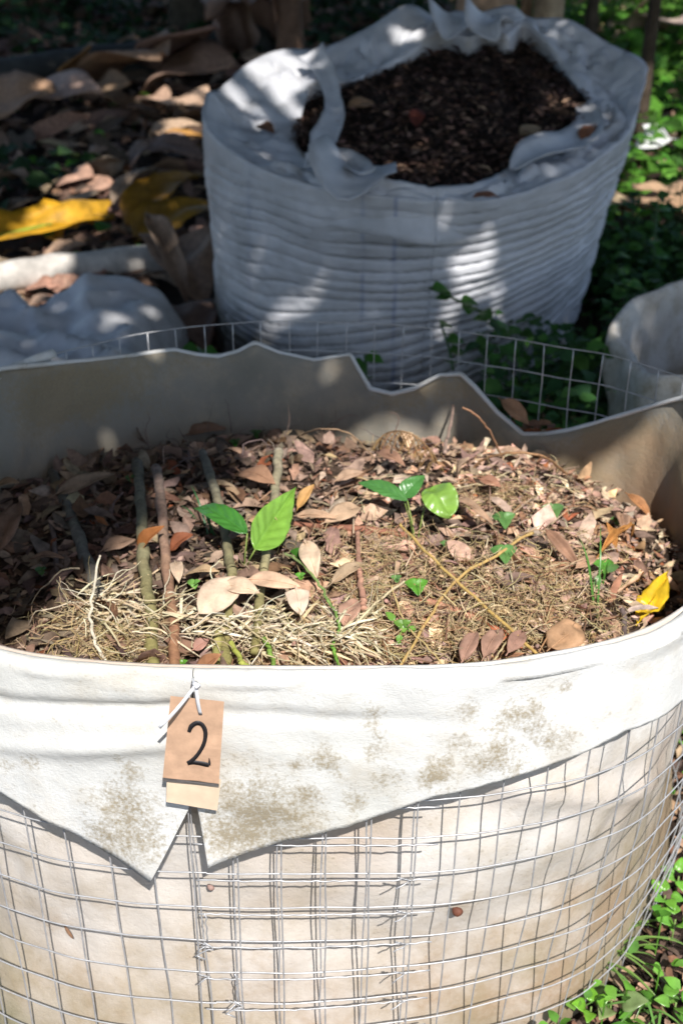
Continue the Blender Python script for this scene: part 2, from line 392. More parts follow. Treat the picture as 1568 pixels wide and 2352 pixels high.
def cuff(cols, name):
    tops, mids, bots = [], [], []
    for c in cols:
        if isinstance(c[0], str): tops.append(c[1]); mids.append((c[1], c[2])); bots.append((c[1], c[3])); continue
        xt, m, b_ = c; h = hit(xt, 1560, .012); tops.append(sgn(h[0]))
        h = hit(*m, .014); mids.append((sgn(h[0]), h[1])); h = hit(*b_, .016); bots.append((sgn(h[0]), h[1]))
    
    K = len(cols)-1; NU = 34*K; rows = []; A = []
    def at(arr, u):
        i = min(int(u), K-1); f = u-i; a = arr[i]; b_ = arr[i+1]
        return tuple(x+(y-x)*f for x, y in zip(a, b_)) if isinstance(a, tuple) else a+(b_-a)*f
    for jj in range(NU+1):
        u = jj/NU*K; st = at(tops, u); ms, mz = at(mids, u); b1, b2 = at(bots, u); b2 += .0035*nz((b1*14, 1, 1), 1)+.0015*nz((b1*70, 1, 1), 1)
        col = []
        for k in range(7):       # over the top
            q = k/6; an = pi*(1-q)*.95; w_ = .010+.006*nz((st*9, 0, 0), 1)
            top_w = .0035*nz((st*7, 2, 0), 1)+.002*nz((st*26, 0, 1), 1)
            col.append((st, .003+cos(an)*w_, HR+.001+top_w+sin(an)*.0085-.006*(1-sin(an))))
        for k in range(1, 41):
            q = k/40
            if q < .72: a = q/.72; s = st+(ms-st)*a; z = HR-.004+(mz-HR+.004)*a
            else: a = (q-.72)/.28; s = ms+(b1-ms)*a; z = mz+(b2-mz)*a
            col.append((s, .013+.012*q+.007*nz((s*6, z*5, 4), 1)*sm(0, .3, q)+.003*nz((s*22, z*16, 4), 1), z))
        out = []
        for (s, o_, z) in col:
            dt = abs(s-S_TAG)
            # creases pulled towards the tie
            if z < HR-.004:
                cz = HR-.038-.06*abs(dt); o_ -= .012*math.exp(-((z-cz)/.010)**2)*sm(.40, .03, dt)*(1 if s < S_TAG else .45)
                cz = HR-.075-.16*dt; o_ += .008*math.exp(-((z-cz)/.014)**2)*sm(.36, .08, dt)*(1 if s < S_TAG else .2)
            if z < .5: o_ += .02*math.exp(-(dt/.05)**2)*sm(.52, .38, z)
            out.append(wall(s, o_, z))
            d = 0
            for (a, b_, r, k_) in BLW:
                if abs(a-s) < 3*r and abs(b_-z) < 3*r: d = max(d, k_*math.exp(-((a-s)**2+(b_-z)**2)/(r*r*1.5)))
            A.append(min(1, d*.80+.10*sm(.0, .35, .3-abs(s-.1))))
        rows.append(out)
    mb = MB(); mb.grid(rows, (.6,)*3)
    n_ = len(mb.v); o = mb.build(name, 'felt_cuff', planter, solid=.0035, attrs={'dirt': A, 'earth': [0]*n_, 'green': [.05]*n_})
    return o
endR = hit(1568, 1598, .014); endL = hit(0, 1800, .014)
cuff([('s', -1.25, HR-.07, HR-.10), ('s', sgn(hit(-330, 1600, .014)[0]) if hit(-330, 1600, .014) else -.6, .50, .47), (0, (0, 1728), (0, 1800)), (180, (172, 1798), (165, 1900)), (300, (288, 1812), (262, 1952)), (405, (392, 1830), (330, 1992)), (441, (437, 1846), (352, 2003))], 'cuff_flap')
cuff([(443, (456, 1846), (483, 1964)), (600, (600, 1826), (612, 1934)), (800, (800, 1792), (800, 1881)), (1000, (1000, 1752), (1000, 1820)), (1250, (1250, 1682), (1250, 1745)), (1420, (1420, 1605), (1420, 1668)), (1568, (1568, 1538), (1568, 1598)), ('s', sgn(endR[0])+.18, HR-.09, endR[1]+.01), ('s', sgn(endR[0])+.6, HR-.07, HR-.09)], 'cuff_flap')
# ---- wire cage
mb = MB(); ph = sgn(hit(850, 1900)[0]); G = TOT/round(TOT/.0525)
RZ = [HR-.004-.0575*k for k in range(12)]
WR = .00108
def wob(s, z, a): return .0022*nz((s*9, z*9, a), 1)
nV = round(TOT/.0525)
for k in range(nV):
    s0 = ph+k*G; pts = []
    for i in range(29):
        z = HR-.004-(HR+.0)*i/28
        sag = .0
        pts.append(wall(s0+wob(s0*3, z, 1)*1.2+(.016*(HR-z)*(-1 if sgn(s0) > 0 else 1) if cp(s0)[1] < 1.4 else 0), wob(s0, z, 2), z))
    mb.tube(pts, WR, 5, (.5,)*3)
for z in RZ:
    n = 360; pts = [wall(TOT*i/n, .0022+wob(TOT*i/n*1.7, z, 7)*.8, z+wob(TOT*i/n*1.3, z, 3)*.9) for i in range(n+1)]
    mb.tube(pts, WR, 5, (.5,)*3, cap=False)
s0, s1 = S_TAG, S_TAG+round((sgn(hit(950, 1950)[0])-S_TAG)/G)*G+.003
s = ph+round((S_TAG-ph)/G)*G; kk = 0
while s < s1+.02:
    mb.tube([wall(s+.0034+wob(s*2, z, 4)-.01*(HR-z), .0058, z) for z in [HR-.01-(HR-.02)*i/20 for i in range(21)]], WR, 5, (.5,)*3); s += G
for z in RZ:
    pts = [wall(s0-.008+(s1-s0+.02)*i/40, .0062+wob(i*.1, z, 5)*.5, z-.0075+wob(i*.2, z, 6)) for i in range(41)]
    mb.tube(pts, WR, 5, (.5,)*3)
mb.build('wire_cage', 'wire', planter)
def tie(s, z, size, seed, long=False):
    mb = MB(); r = random.Random(seed); pts = []
    for i in range(40):
        a = i/39*2*pi*3.2; k = i/39
        pts.append(wall(s+size*(.35*cos(a)*.3-.9*k), .009+.003*sin(a), z+.0035*sin(a*1.0)+size*.35*(k-.3)))
    mb.tube(pts, .0009, 5, (.4,)*3)
    mb.tube([wall(s-size*.9*k_-.002, .009+.006*k_, z-.002-size*.5*k_*(r.random()+.5)) for k_ in (0, .3, .6, 1)], .0009, 5, (.4,)*3)
    if long:
        mb.tube([wall(s+.002*sin(q*3), .010, z+.005+.05*q/6+.0*q) for q in range(7)], .001, 5, (.4,)*3)
        mb.tube([wall(s-.004+.012*sin(q*.9), .012, z+.004-.004*q+.003*cos(q*2.0)) for q in range(8)], .0011, 5, (.4,)*3)
    return mb.build('wire_tie', 'wire', planter)
sR = sgn(hit(940, 2050)[0])
for k, z in enumerate(RZ[5:11]): tie(sR, z-.004, .018, k)
tie(S_TAG+.001, RZ[7]+.0, .012, 30, True); tie(S_TAG, RZ[8], .014, 31); tie(S_TAG+.002, RZ[10], .016, 32)
h = hit(548, 2290); tie(h[0], h[1], .012, 33, True)

# ---- number tag hanging on the cuff
yt = 1.008
tagE = empty('number_tag', 'small cardboard tag with a handwritten 2, hung by a cable tie on the planter rim', 'tag', tuple(U(445, 1700, yt)))
TL = tagE.location.copy()
def tp(x, y, d=0.0): return U(x, y, yt-d)-TL
def slab(name, quad, d0, d1, m, nseg=10, warp=0):
    a, b_, c, d = quad; rows = []; mb = MB()
    for dd in (d0, d1):
        rows = []
        for i in range(nseg+1):
            row = []
            for j in range(nseg+1):
                u, v = i/nseg, j/nseg
                x = (a[0]*(1-u)+b_[0]*u)*(1-v)+(d[0]*(1-u)+c[0]*u)*v; y = (a[1]*(1-u)+b_[1]*u)*(1-v)+(d[1]*(1-u)+c[1]*u)*v
                p = tp(x, y, dd); p.y += warp*nz((u*2.5, v*4, 1), 1); row.append(p)
            rows.append(row)
        mb.grid(rows, (.5,)*3)
    n = nseg+1; o = n*n
    ring = [i*n for i in range(n)]+[(n-1)*n+j for j in range(1, n)]+[i*n+n-1 for i in range(n-2, -1, -1)]+[j for j in range(n-2, 0, -1)]
    for k in range(len(ring)):
        p, q = ring[k], ring[(k+1) % len(ring)]; mb.f.append((p, q, q+o, p+o)); mb.c.append((.5,)*3)
    return mb.build(name, m, tagE, smooth=False)
slab('backing_board', [(384, 1770), (508, 1790), (499, 1862), (382, 1842)], -.004, .0, 'wood')
slab('card', [(392, 1598), (515, 1611), (503, 1800), (374, 1786)], .0004, .0032, 'card', 12, .0012)
slab('tape_strip', [(374, 1786), (503, 1800), (503, 1807), (373, 1793)], .0002, .0046, 'tape', 6, .0004)
def D(X, Y): return 313.6+X*.2133, 1505.3+Y*.2133
path = [(565, 825), (590, 765), (645, 728), (700, 740), (738, 800), (742, 880), (718, 970), (665, 1060), (605, 1125), (548, 1160)]
path2 = [(552, 1158), (610, 1152), (680, 1160), (740, 1172), (784, 1184)]
mb = MB()
for pth, ws in ((path, [19, 25, 23, 21, 23, 22, 21, 20, 21, 17]), (path2, [24, 21, 22, 24, 18]), ([(783, 1184), (786, 1150), (783, 1105)], [16, 12, 3])):
    cvp = catmull([(a, b_, 0) for a, b_ in pth], 6); wv = np.interp(np.linspace(0, len(pth)-1, len(cvp)), range(len(pth)), ws)
    rows = []
    for i, p in enumerate(cvp):
        t = (cvp[min(i+1, len(cvp)-1)]-cvp[max(i-1, 0)]).normalized(); nrm = Vector((-t.y, t.x, 0))*(wv[i]*(1+.10*nz((i*.6, 0, 0), 1)))
        a_, b_ = p+nrm, p-nrm; rows.append([tp(*D(a_.x, a_.y), .0039+.00005*len(pth)), tp(*D(b_.x, b_.y), .0039+.00005*len(pth))])
    mb.grid(rows, (.5,)*3)
mb.build('digit', 'ink', tagE, solid=.0002)
mb = MB()
def strap(a, b_, da, db, wd, bow=0):
    pa, pb = tp(*a, da), tp(*b_, db); t = (pb-pa).normalized(); sd = t.cross(Vector((0, 1, 0))).normalized()*wd
    rows = [[pa+(pb-pa)*q+sd+Vector((0, -bow*sin(pi*q), 0)), pa+(pb-pa)*q-sd+Vector((0, -bow*sin(pi*q), 0))] for q in [i/8 for i in range(9)]]
    mb.grid(rows, (.5,)*3)
strap((451, 1573), (366, 1672), .006, .032, .0018, .004); strap((450, 1576), (461, 1642), .006, .0052, .0018, .003)
mb.tube([tp(444, 1556, -.02), tp(443, 1560, -.006), tp(446, 1570, .004), tp(451, 1574, .008)], .0013, 6, (.5,)*3)
mb.tube([tp(446, 1569, .004), tp(456, 1578, .009)], .0032, 6, (.5,)*3)
mb.build('cable_tie', 'nylon', tagE, solid=.0008)

# ---- compost surface inside the planter
SZ = HR-.155
def soil(x, y):
    return SZ+.03*sm(.62, .0, math.hypot(x*.85, y-1.55))+.02*nz((x, y, 0), 4)+.012*nz((x, y, 2), 13)-.075*sm(1.75, 2.08, y)-.09*sm(.30, .56, x)-.03*sm(-.35, -.62, x)
def inside(x, y, m=.05):
    return inpoly(x, y, INP)
INP = [(wall(TOT*i/80, -.045, 0, False).x, wall(TOT*i/80, -.045, 0, False).y) for i in range(80)]
mb = MB(); rows = []
for i in range(60):
    k = i/59; rows.append([])
    for j in range(160):
        q = wall(TOT*j/160, -.03, 0, False); x = q.x*k; y = 1.58+(q.y-1.58)*k; rows[-1].append((x, y, soil(x, y)))
mb.grid(rows, (.5,)*3, True)
o = mb.build('compost', 'soil'); tag(o, 'dark crumbly compost filling the wire caged felt planter', 'compost', kind='stuff')
def G_(x, y, lift=0.):    # a point on the compost under a picture place
    z = SZ+.02
    for _ in range(6):
        p = P(x, y, z); z = soil(p.x, p.y)+lift
    p = P(x, y, z); return p
mb = MB(); r = random.Random(3)
pal = [TAN, PINK, BRN, (.24, .16, .12), (.38, .26, .19), (.54, .39, .28), (.31, .22, .17), (.17, .115, .09), RED]
wts = [8, 12, 12, 14, 12, 8, 12, 12, 2]
cnt = 0
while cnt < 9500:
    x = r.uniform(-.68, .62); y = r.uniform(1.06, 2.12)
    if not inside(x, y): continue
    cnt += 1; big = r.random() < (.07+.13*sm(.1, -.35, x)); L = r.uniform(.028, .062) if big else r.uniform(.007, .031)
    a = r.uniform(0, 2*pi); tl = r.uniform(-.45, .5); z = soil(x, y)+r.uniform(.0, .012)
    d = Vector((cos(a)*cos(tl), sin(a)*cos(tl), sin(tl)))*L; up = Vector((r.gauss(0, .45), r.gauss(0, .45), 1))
    leaf(mb, (x, y, z), Vector((x, y, z))+d, L*r.uniform(.28, .6), up, r.uniform(-.5, .6), r.uniform(-.1, .2), r.uniform(0, .25), jit(tuple(c*(.72+.95*sm(-.25, .1, x+.3*(1.35-y))) for c in r.choices(pal, wts)[0]), .28, r), 4 if big else 2, 2, r.choice(['lens', 'lens', 'strap', 'round']), r.uniform(-1, 1), x*50, .5)  # sun and shade worked into the tint: darker left, paler right
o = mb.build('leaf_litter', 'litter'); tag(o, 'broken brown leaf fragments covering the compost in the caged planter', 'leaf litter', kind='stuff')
# ---- fine root mats and hair
mb = MB(); r = random.Random(5)
patches = [(230, 1450, 110, 70, 330), (300, 1490, 90, 45, 150), (850, 1450, 140, 70, 260), (1200, 1370, 150, 90, 330), (1170, 1440, 150, 70, 220), (1000, 1300, 160, 80, 220), (880, 1280, 130, 60, 200), (1290, 1300, 120, 80, 160), (1150, 1140, 110, 40, 150), (950, 1010, 90, 25, 60),
           (1010, 1460, 150, 60, 200), (1350, 1420, 120, 60, 100), (700, 1490, 120, 45, 170), (620, 1260, 120, 60, 80), (850, 1340, 120, 50, 120)]
for (cx, cy, rx, ry, n) in patches:
    for _ in range(int(n*1.35)):
        x = r.gauss(cx, rx*.55); y = min(1545, r.gauss(cy, ry*.6)); p = G_(x, y, r.uniform(.003, .02))
        if not inside(p.x, p.y): continue
        a = r.uniform(0, 2*pi); el = r.uniform(-.1, .6); pts = []; q = p.copy(); st = r.uniform(.004, .009)
        for i in range(8):
            pts.append(q.copy()); a += r.gauss(0, .55); el += r.gauss(-.12, .3)
            q = q+Vector((cos(a)*cos(el), sin(a)*cos(el), sin(el)))*st; q.z = max(q.z, soil(q.x, q.y)+.002)
        mb.tube(pts, r.uniform(.0003, .0007), 3, jit(r.choice([HAY, (.56, .43, .2), (.70, .54, .33), (.56, .40, .23), (.58, .47, .26)]), .2, r), cap=False)
o = mb.build('root_hairs', 'root'); tag(o, 'tangled fine tan root hairs matted over the planter compost', 'dry roots', kind='stuff')
# ---- pale dried grass lying in a band across the front
mb = MB(); r = random.Random(9)
def blade(p, q, wd, bow, col, n=7):
    leaf(mb, p, q, wd, Vector((r.gauss(0, .4), r.gauss(0, .4)-.3, 1)), r.uniform(.3, .9), bow, .03, col, n, 2, 'strap', r.uniform(-1.2, 1.2), r.random()*9)
band = catmull([(190, 1375, 0), (300, 1395, 0), (420, 1405, 0), (520, 1425, 0), (620, 1440, 0), (720, 1440, 0), (830, 1445, 0)], 10)
for _ in range(190):
    b0 = r.choice(band); x = b0.x+r.gauss(0, 18); y = b0.y+r.gauss(14, 26)
    a = r.choice([r.gauss(.15, .25), r.gauss(.5, .4), r.gauss(-.5, .4)]); L = r.uniform(30, 90) if r.random() < .6 else r.uniform(80, 140)
    x2 = x+L*cos(a); y2 = min(1540, y+L*sin(a)); y = min(y, 1540)
    blade(G_(x, y, r.uniform(.012, .04)), G_(x2, y2, r.uniform(.008, .04)), r.uniform(.0018, .0045), r.uniform(-.06, .16), jit(r.choice([STRAW, (.80, .71, .53), (.66, .52, .33), (.76, .66, .47)]), .15, r))
for _ in range(210):
    b0 = r.choice(band); x = b0.x+r.gauss(0, 25); y = min(1535, b0.y+r.gauss(18, 30)); p = G_(x, y, r.uniform(.012, .045)); a = r.choice([r.gauss(0, .5), r.gauss(0, .5), r.gauss(3.1, .5), r.uniform(0, 6.3)]); el = r.uniform(-.2, .5); q = p.copy(); pts = []; st = r.uniform(.006, .013)
    for i in range(8): pts.append(q.copy()); a += r.gauss(0, .28); el += r.gauss(-.08, .25); q = q+Vector((cos(a)*cos(el), sin(a)*cos(el), sin(el)))*st; q.z = max(q.z, soil(q.x, q.y)+.004); q.y = max(q.y, 1.075)
    w0 = r.uniform(.0006, .0015); mb.tube(pts, [w0*(1-.09*i) for i in range(8)], 5, jit(r.choice([STRAW, (.80, .71, .53), (.60, .48, .30), (.72, .62, .44)]), .15, r), cap=False)
for _ in range(170):
    x = r.uniform(560, 860); y = r.uniform(1390, 1500); a = r.uniform(.1, .9)*r.choice([1, 1, -1]); L = r.uniform(18, 50)
    blade(G_(x, y, r.uniform(.012, .03)), G_(x+L*cos(a), min(1540, y+L*sin(a)), r.uniform(.008, .03)), r.uniform(.002, .004), .03, jit(r.choice([STRAW, (.7, .61, .43), (.52, .42, .25)]), .15, r), 4)
o = mb.build('dried_grass', 'straw'); tag(o, 'pale bleached dried grass in a band across the planter front', 'dried grass', kind='stuff')
mb = MB(); r = random.Random(10)
for _ in range(420):
    x = r.uniform(640, 1400); y = r.uniform(1080, 1530); a = r.uniform(0, pi); L = r.uniform(25, 110)
    p, q = G_(x, y, r.uniform(.01, .03)), G_(x+L*cos(a), min(1540, max(1060, y+L*sin(a)*.6)), r.uniform(.008, .03))
    if inside(p.x, p.y) and inside(q.x, q.y):
        m_ = (p+q)/2+Vector((0, 0, r.uniform(0, .01))); mb.tube([p, m_, q], r.uniform(.0004, .0012), 4, jit(r.choice([HAY, STRAW, BRN, PINK, (.4, .22, .12)]), .2, r))
o = mb.build('thin_stalks', 'straw'); tag(o, 'thin loose straw stalks scattered over the planter compost', 'straw', kind='stuff')

# ---- cuttings and sticks
def stick(name, label, cat, pts, wpx, col, mat_='twig', lift=.014, group=None, nodes=True, n=10):
    C = catmull([G_(x, y, lift if not isinstance(lift, list) else lift[i]) for i, (x, y) in enumerate(pts)], 8)
    for i, c_ in enumerate(C): c_ += Vector((noise.noise(Vector((i*.45, c_.x*9, 1)))*.0035, 0, noise.noise(Vector((i*.4, c_.x*9, 7)))*.002))
    N = len(C); o_ = C[N//2].copy(); mb = MB(); rr = []
    for i, p in enumerate(C):
        d = (p-cam_o.location).length; k = i/(N-1)
        w_ = wpx if not isinstance(wpx, tuple) else wpx[0]+(wpx[1]-wpx[0])*k
        rr.append(w_*d/F*.5*(1+(.20 if nodes and (i*7+len(label)) % 13 == 4 else 0)+.14*nz((i*.7, 1, lift if isinstance(lift, float) else 1), 1)))
    cs = col if isinstance(col, list) else [col, col]
    CC = [p-o_ for p in C]
    for i in range(0, N-1):
        k = i/(N-1); c_ = tuple(a+(b_-a)*k for a, b_ in zip(cs[0], cs[1])); mb.tube(CC[i:i+2], rr[i:i+2], n, jit(c_, .06), cap=(i in (0, N-2)))
    o = mb.build(name, mat_); o.location = o_; tag(o, label, cat, group); return o
GREY = (.17, .155, .125); OLIVE = (.29, .25, .09)
gcut = 'woody cuttings laid side by side in the planter'
stick('stem_cutting', 'grey stem cutting leaning in shade, leftmost of the cuttings in the planter', 'stem cutting', [(118, 1085), (150, 1150), (190, 1260), (232, 1372)], (22, 30), GREY, group=gcut)
stick('stem_cutting', 'long straight olive green cutting just left of the reddish brown one', 'stem cutting', [(314, 1060), (325, 1150), (330, 1290), (345, 1400), (352, 1552)], (24, 30), [GREY, OLIVE], lift=.026, group=gcut)
stick('stem_cutting', 'reddish brown cutting lying close beside the long olive green one', 'stem cutting', [(358, 1075), (372, 1160), (382, 1300), (396, 1410), (402, 1550)], (22, 26), [(.22, .17, .14), (.38, .19, .10)], lift=.03, group=gcut)
stick('stem_cutting', 'bent grey green cutting passing just left of the two leaf seedling', 'stem cutting', [(465, 1040), (488, 1110), (512, 1190), (526, 1290), (535, 1340), (524, 1430), (514, 1552)], (20, 26), [GREY, OLIVE], lift=.026, group=gcut)
stick('stem_cutting', 'straight cutting running behind the two leaf seedling with a pale sunlit top', 'stem cutting', [(640, 1035), (634, 1110), (612, 1270), (598, 1370), (584, 1500)], (22, 20), [(.36, .31, .22), OLIVE], lift=.03, group=gcut)
stick('stem_stub', 'short thick green stem stub standing at the front rim above the tag', 'stem stub', [(503, 1452), (497, 1500), (491, 1556)], 20, [OLIVE, (.36, .36, .12)], lift=.03)
stick('stem_stub', 'dark brown stub at the rim right of the green stub above the tag', 'stem stub', [(512, 1500), (516, 1550)], 16, (.20, .13, .10), lift=.03)
stick('green_stem', 'yellow green angled stem crossing the rim litter right of the tag', 'stem', [(530, 1475), (556, 1520), (592, 1553)], 12, (.36, .38, .08), lift=.04)
stick('green_stem', 'thin green stem under the straw between tag and bright vine', 'stem', [(606, 1465), (622, 1500), (634, 1552)], 11, (.20, .32, .06), lift=.035)
stick('vine_stem', 'bright green knobbly vine stem climbing up from the rim', 'vine', [(782, 1536), (770, 1505), (764, 1480), (778, 1450), (774, 1415), (757, 1385), (735, 1345), (700, 1300), (655, 1270)], (8, 6), [(.17, .38, .045), (.24, .30, .12)], lift=.035)
stick('twig', 'pale upright seed stalk in front of the leftmost cutting', 'twig', [(252, 1535), (222, 1478), (208, 1420), (215, 1350), (230, 1276)], (9, 5), (.62, .55, .42), lift=[.02, .03, .05, .08, .11])
stick('twig', 'red brown bark stick lying behind the tan leaves in mid planter', 'twig', [(676, 1203), (760, 1210), (850, 1216), (935, 1230)], 15, (.30, .13, .08))
stick('twig', 'pinkish split twig standing up in the middle of the planter', 'twig', [(822, 1222), (824, 1300), (830, 1352), (838, 1400)], (10, 16), (.46, .25, .17), lift=.03)
stick('twig', 'peeling red stick in the litter right of the centre clover', 'twig', [(980, 1380), (1040, 1400), (1105, 1425)], 17, (.46, .22, .14))
stick('twig', 'dark gnarled twig by the yellow leaf at the right rim', 'twig', [(1430, 1400), (1432, 1440), (1430, 1490)], 12, (.16, .12, .11))
stick('twig', 'thin dark twig in deep shade between first two cuttings', 'twig', [(116, 1190), (128, 1260), (140, 1370)], 11, (.17, .12, .10))
stick('twig', 'short reddish stick left of the crossing straws', 'twig', [(925, 1275), (950, 1310), (960, 1330)], 15, (.30, .16, .11))
stick('twig', 'slender pale twig standing before the torn back rim', 'twig', [(1040, 930), (1033, 975), (1020, 1040)], (5, 9), (.35, .24, .19), lift=[.10, .06, .02], nodes=False)
stick('twig', 'brown pine twig leaning on the back wall at the right', 'twig', [(1437, 985), (1420, 1040), (1398, 1105)], (5, 14), (.26, .14, .10), lift=[.09, .06, .02], nodes=False)
stick('straw_stalk', 'long golden straw stalk slanting down to the right rim', 'straw stalk', [(918, 1203), (1000, 1290), (1120, 1400), (1242, 1512)], (6, 8), (.62, .42, .14), 'straw', .035)
stick('straw_stalk', 'golden straw stalk crossing under the longest one, bent in the middle', 'straw stalk', [(1220, 1224), (1140, 1275), (1050, 1330), (985, 1420), (918, 1532)], 7, (.60, .40, .15), 'straw', .03)
stick('straw_stalk', 'short pale straw stalk left of the crossing pair', 'straw stalk', [(820, 1430), (880, 1370), (930, 1335)], 6, (.66, .55, .35), 'straw', .03)
stick('straw_stalk', 'thin bowed straw stalk at the rim under the crossing pair', 'straw stalk', [(900, 1345), (930, 1430), (985, 1490), (1025, 1535)], 4, (.58, .44, .2), 'straw', .03)
stick('straw_stalk', 'thin upright straw at the rim near the crumpled leaf', 'straw stalk', [(1185, 1440), (1150, 1490), (1130, 1530)], 4, (.62, .5, .28), 'straw', .03)
stick('dry_frond_stem', 'arched brown frond stem springing before the shaded back wall', 'frond stem', [(1080, 1085), (1110, 1055), (1180, 1040), (1250, 1050), (1300, 1090)], 6, (.36, .20, .10), 'straw', [.01, .04, .07, .06, .01])
stick('dry_frond_stem', 'thin brown arc of frond stem against the torn back cloth', 'frond stem', [(1062, 935), (1100, 960), (1130, 1000), (1150, 1050)], 5, (.34, .18, .10), 'straw', [.12, .10, .06, .01], nodes=False)
stick('dry_frond_stem', 'long thin curved root arching at the centre back', 'frond stem', [(690, 1000), (740, 985), (800, 995), (850, 1040), (870, 1062)], 4, (.34, .22, .13), 'straw', [.04, .07, .07, .03, .01], nodes=False)
mb = MB(); r = random.Random(17)
for (cx, cy, n) in [(118, 1070, 16), (225, 1010, 12), (320, 1035, 18), (370, 1040, 14), (470, 1025, 18), (640, 1005, 16), (560, 1030, 8), (60, 1040, 10), (930, 1020, 10), (1290, 1070, 10), (760, 1010, 8)]:
    for _ in range(n):
        p = G_(cx+r.gauss(0, 26), cy+r.gauss(0, 16), r.uniform(.0, .02)); a = r.uniform(-.5, 3.6); el = r.uniform(.1, 1.1); pts = []; q = p.copy(); st = r.uniform(.007, .014)
        for i in range(8):
            pts.append(q.copy()); a += r.gauss(0, .45); el += r.gauss(-.1, .35); q = q+Vector((cos(a)*cos(el), sin(a)*cos(el)*.6, sin(el)))*st; q.z = max(q.z, soil(q.x, q.y)+.002)
        w0 = r.uniform(.0007, .0018); mb.tube(pts, [w0*(1-.1*i) for i in range(8)], 5, jit(r.choice([(.20, .14, .11), (.28, .20, .15), (.16, .12, .10)]), .2, r), cap=False)
tag(mb.build('twig_tangle', 'twig'), 'tangle of thin curling brown roots along the back of the planter', 'roots', kind='stuff')
def husk(label, px, py, L, W, col, ang):
    h = hit(px, py, -.03); p = wall(h[0], -.036, h[1]); mb = MB(); rows = []
    for i in range(11):
        t = i/10; rr = W*max(.08, sin(pi*t)**.6); rows.append([Vector((cos(ang)*L*(t-.5)+sin(ang)*rr*cos(a), -.4*rr-rr*.7*sin(a)*(1+.2*nz((t*6, a, 1), 1)), sin(ang)*L*(t-.5)-cos(ang)*rr*cos(a))) for a in [2*pi*j/12 for j in range(12)]])
    mb.grid(rows, col, True); o = mb.build('seed_husk', 'dry'); o.location = p; tag(o, label, 'husk')
husk('reddish brown rounded husk stuck on the white liner behind the wires', 1057, 2113, .016, .007, (.17, .065, .04), -.6)
husk('thin dry brown husk clinging to the liner at lower left', 153, 2148, .028, .0025, (.30, .17, .10), 1.9)
husk('small brown fleck on the liner just below the wire twist', 483, 2045, .012, .004, (.40, .26, .22), -.9)
# seed pods along the pale stalk and brown drooping fern
mb = MB(); r = random.Random(12)
ft = [G_(x, y, l_) for x, y, l_ in ((870, 1035, .01), (880, 1000, .05), (920, 990, .07), (965, 1010, .06), (1000, 1055, .02))]
fc = catmull(ft, 8); mb.tube(fc, .0012, 5, (.34, .2, .1))
for i, p in enumerate(fc):
    for sgn_ in (-1, 1):
        q = p+Vector((sgn_*r.uniform(.01, .02), r.uniform(-.01, .01), -r.uniform(.02, .04))); mb.tube([p, (p+q)/2+Vector((0, 0, .005)), q], .0009, 3, jit((.38, .22, .10), .2, r), cap=False)
o = mb.build('dried_fern', 'straw'); tag(o, 'drooping curled brown dried fern before the back wall', 'dried fern')

# ---- single dry leaves
def dleaf(label, a, b_, wpx, col, fold=.25, arch=.1, wave=.05, lift=(.028, .036), shape='lens', up=None, mat_='dry', nu=12, nv=6, twist=.0, rag=.06, name='dry_leaf', cat='dry leaf', group='dry leaves lying on the planter litter', rib=True, at=None):
    p, q = at or (G_(*a, lift[0]), G_(*b_, lift[1])); mid = (p+q)/2; wd = wpx*(mid-cam_o.location).length/F
    mb = MB(); u_ = up or Vector((R.gauss(0, .15), -.45+R.gauss(0, .15), 1))
    leaf(mb, p-mid, q-mid, wd, u_, fold, arch, wave, col, nu, nv, shape, twist, R.random()*20, rag)
    o = mb.build(name, mat_, solid=.0006); o.location = mid; tag(o, label, cat, group)
    if rib:
        m2 = MB(); ax = q-p
        sd = ax.cross(u_).normalized(); nn = sd.cross(ax.normalized())
        m2.tube([(p-mid)+ax*t+nn*(arch*ax.length*sin(pi*t)+.0007) for t in [i/10 for i in range(-1, 10)]], [.0009*(1.15-i/10) for i in range(11)], 5, tuple(min(1, c*1.15) for c in col))
        m2.build('midrib', mat_, o)
    return o
PAL = (.74, .56, .41)
dleaf('large pale tan leaf lying over the cuttings, blunt end at the front', (457, 1408), (555, 1325), 84, PAL, .1, .06, .04, lift=(.045, .055))
dleaf('tan leaf overlapping the large pale one on its right, arching', (512, 1345), (597, 1362), 50, (.70, .51, .36), .3, .12, .05, lift=(.055, .05))
dleaf('long tan leaf bridging two cuttings right of the large pale leaf', (570, 1330), (690, 1348), 44, (.68, .46, .31), .25, .08, .04, lift=(.055, .05))
dleaf('upright oblong pale leaf with a square end below the long tan leaf', (680, 1352), (690, 1412), 56, (.76, .59, .45), .1, .03, .03, shape='strap', lift=(.05, .04))
dleaf('oval pale leaf standing right of the seedling base', (700, 1243), (728, 1325), 50, (.74, .55, .39), .2, .06, .06, lift=(.05, .035))
dleaf('narrow tan leaf pair in front of the bent cutting', (428, 1322), (504, 1312), 30, (.55, .38, .22), .4, .1, .05)
dleaf('small pale folded leaf left of the bent cutting', (402, 1290), (412, 1338), 32, (.70, .52, .37), .5, .05, .05)
dleaf('smooth brown leaf in half shade above the seedling', (552, 1085), (632, 1112), 56, (.36, .20, .12), .15, .10, .05)
dleaf('rust red curled leaf standing between the cuttings', (322, 1270), (378, 1208), 42, (.32, .12, .035), .8, .1, .05, lift=(.02, .06))
dleaf('dark red brown leaf right of the rust coloured one', (392, 1265), (444, 1228), 44, (.27, .09, .04), .4, .12, .08, lift=(.02, .04))
dleaf('bright yellow wavy leaf standing by the right rim', (1466, 1428), (1532, 1318), 62, (.90, .60, .03), .35, -.04, .13, lift=(.01, .055), name='yellow_leaf', mat_='banana', cat='yellow leaf', rag=.25, group=None)
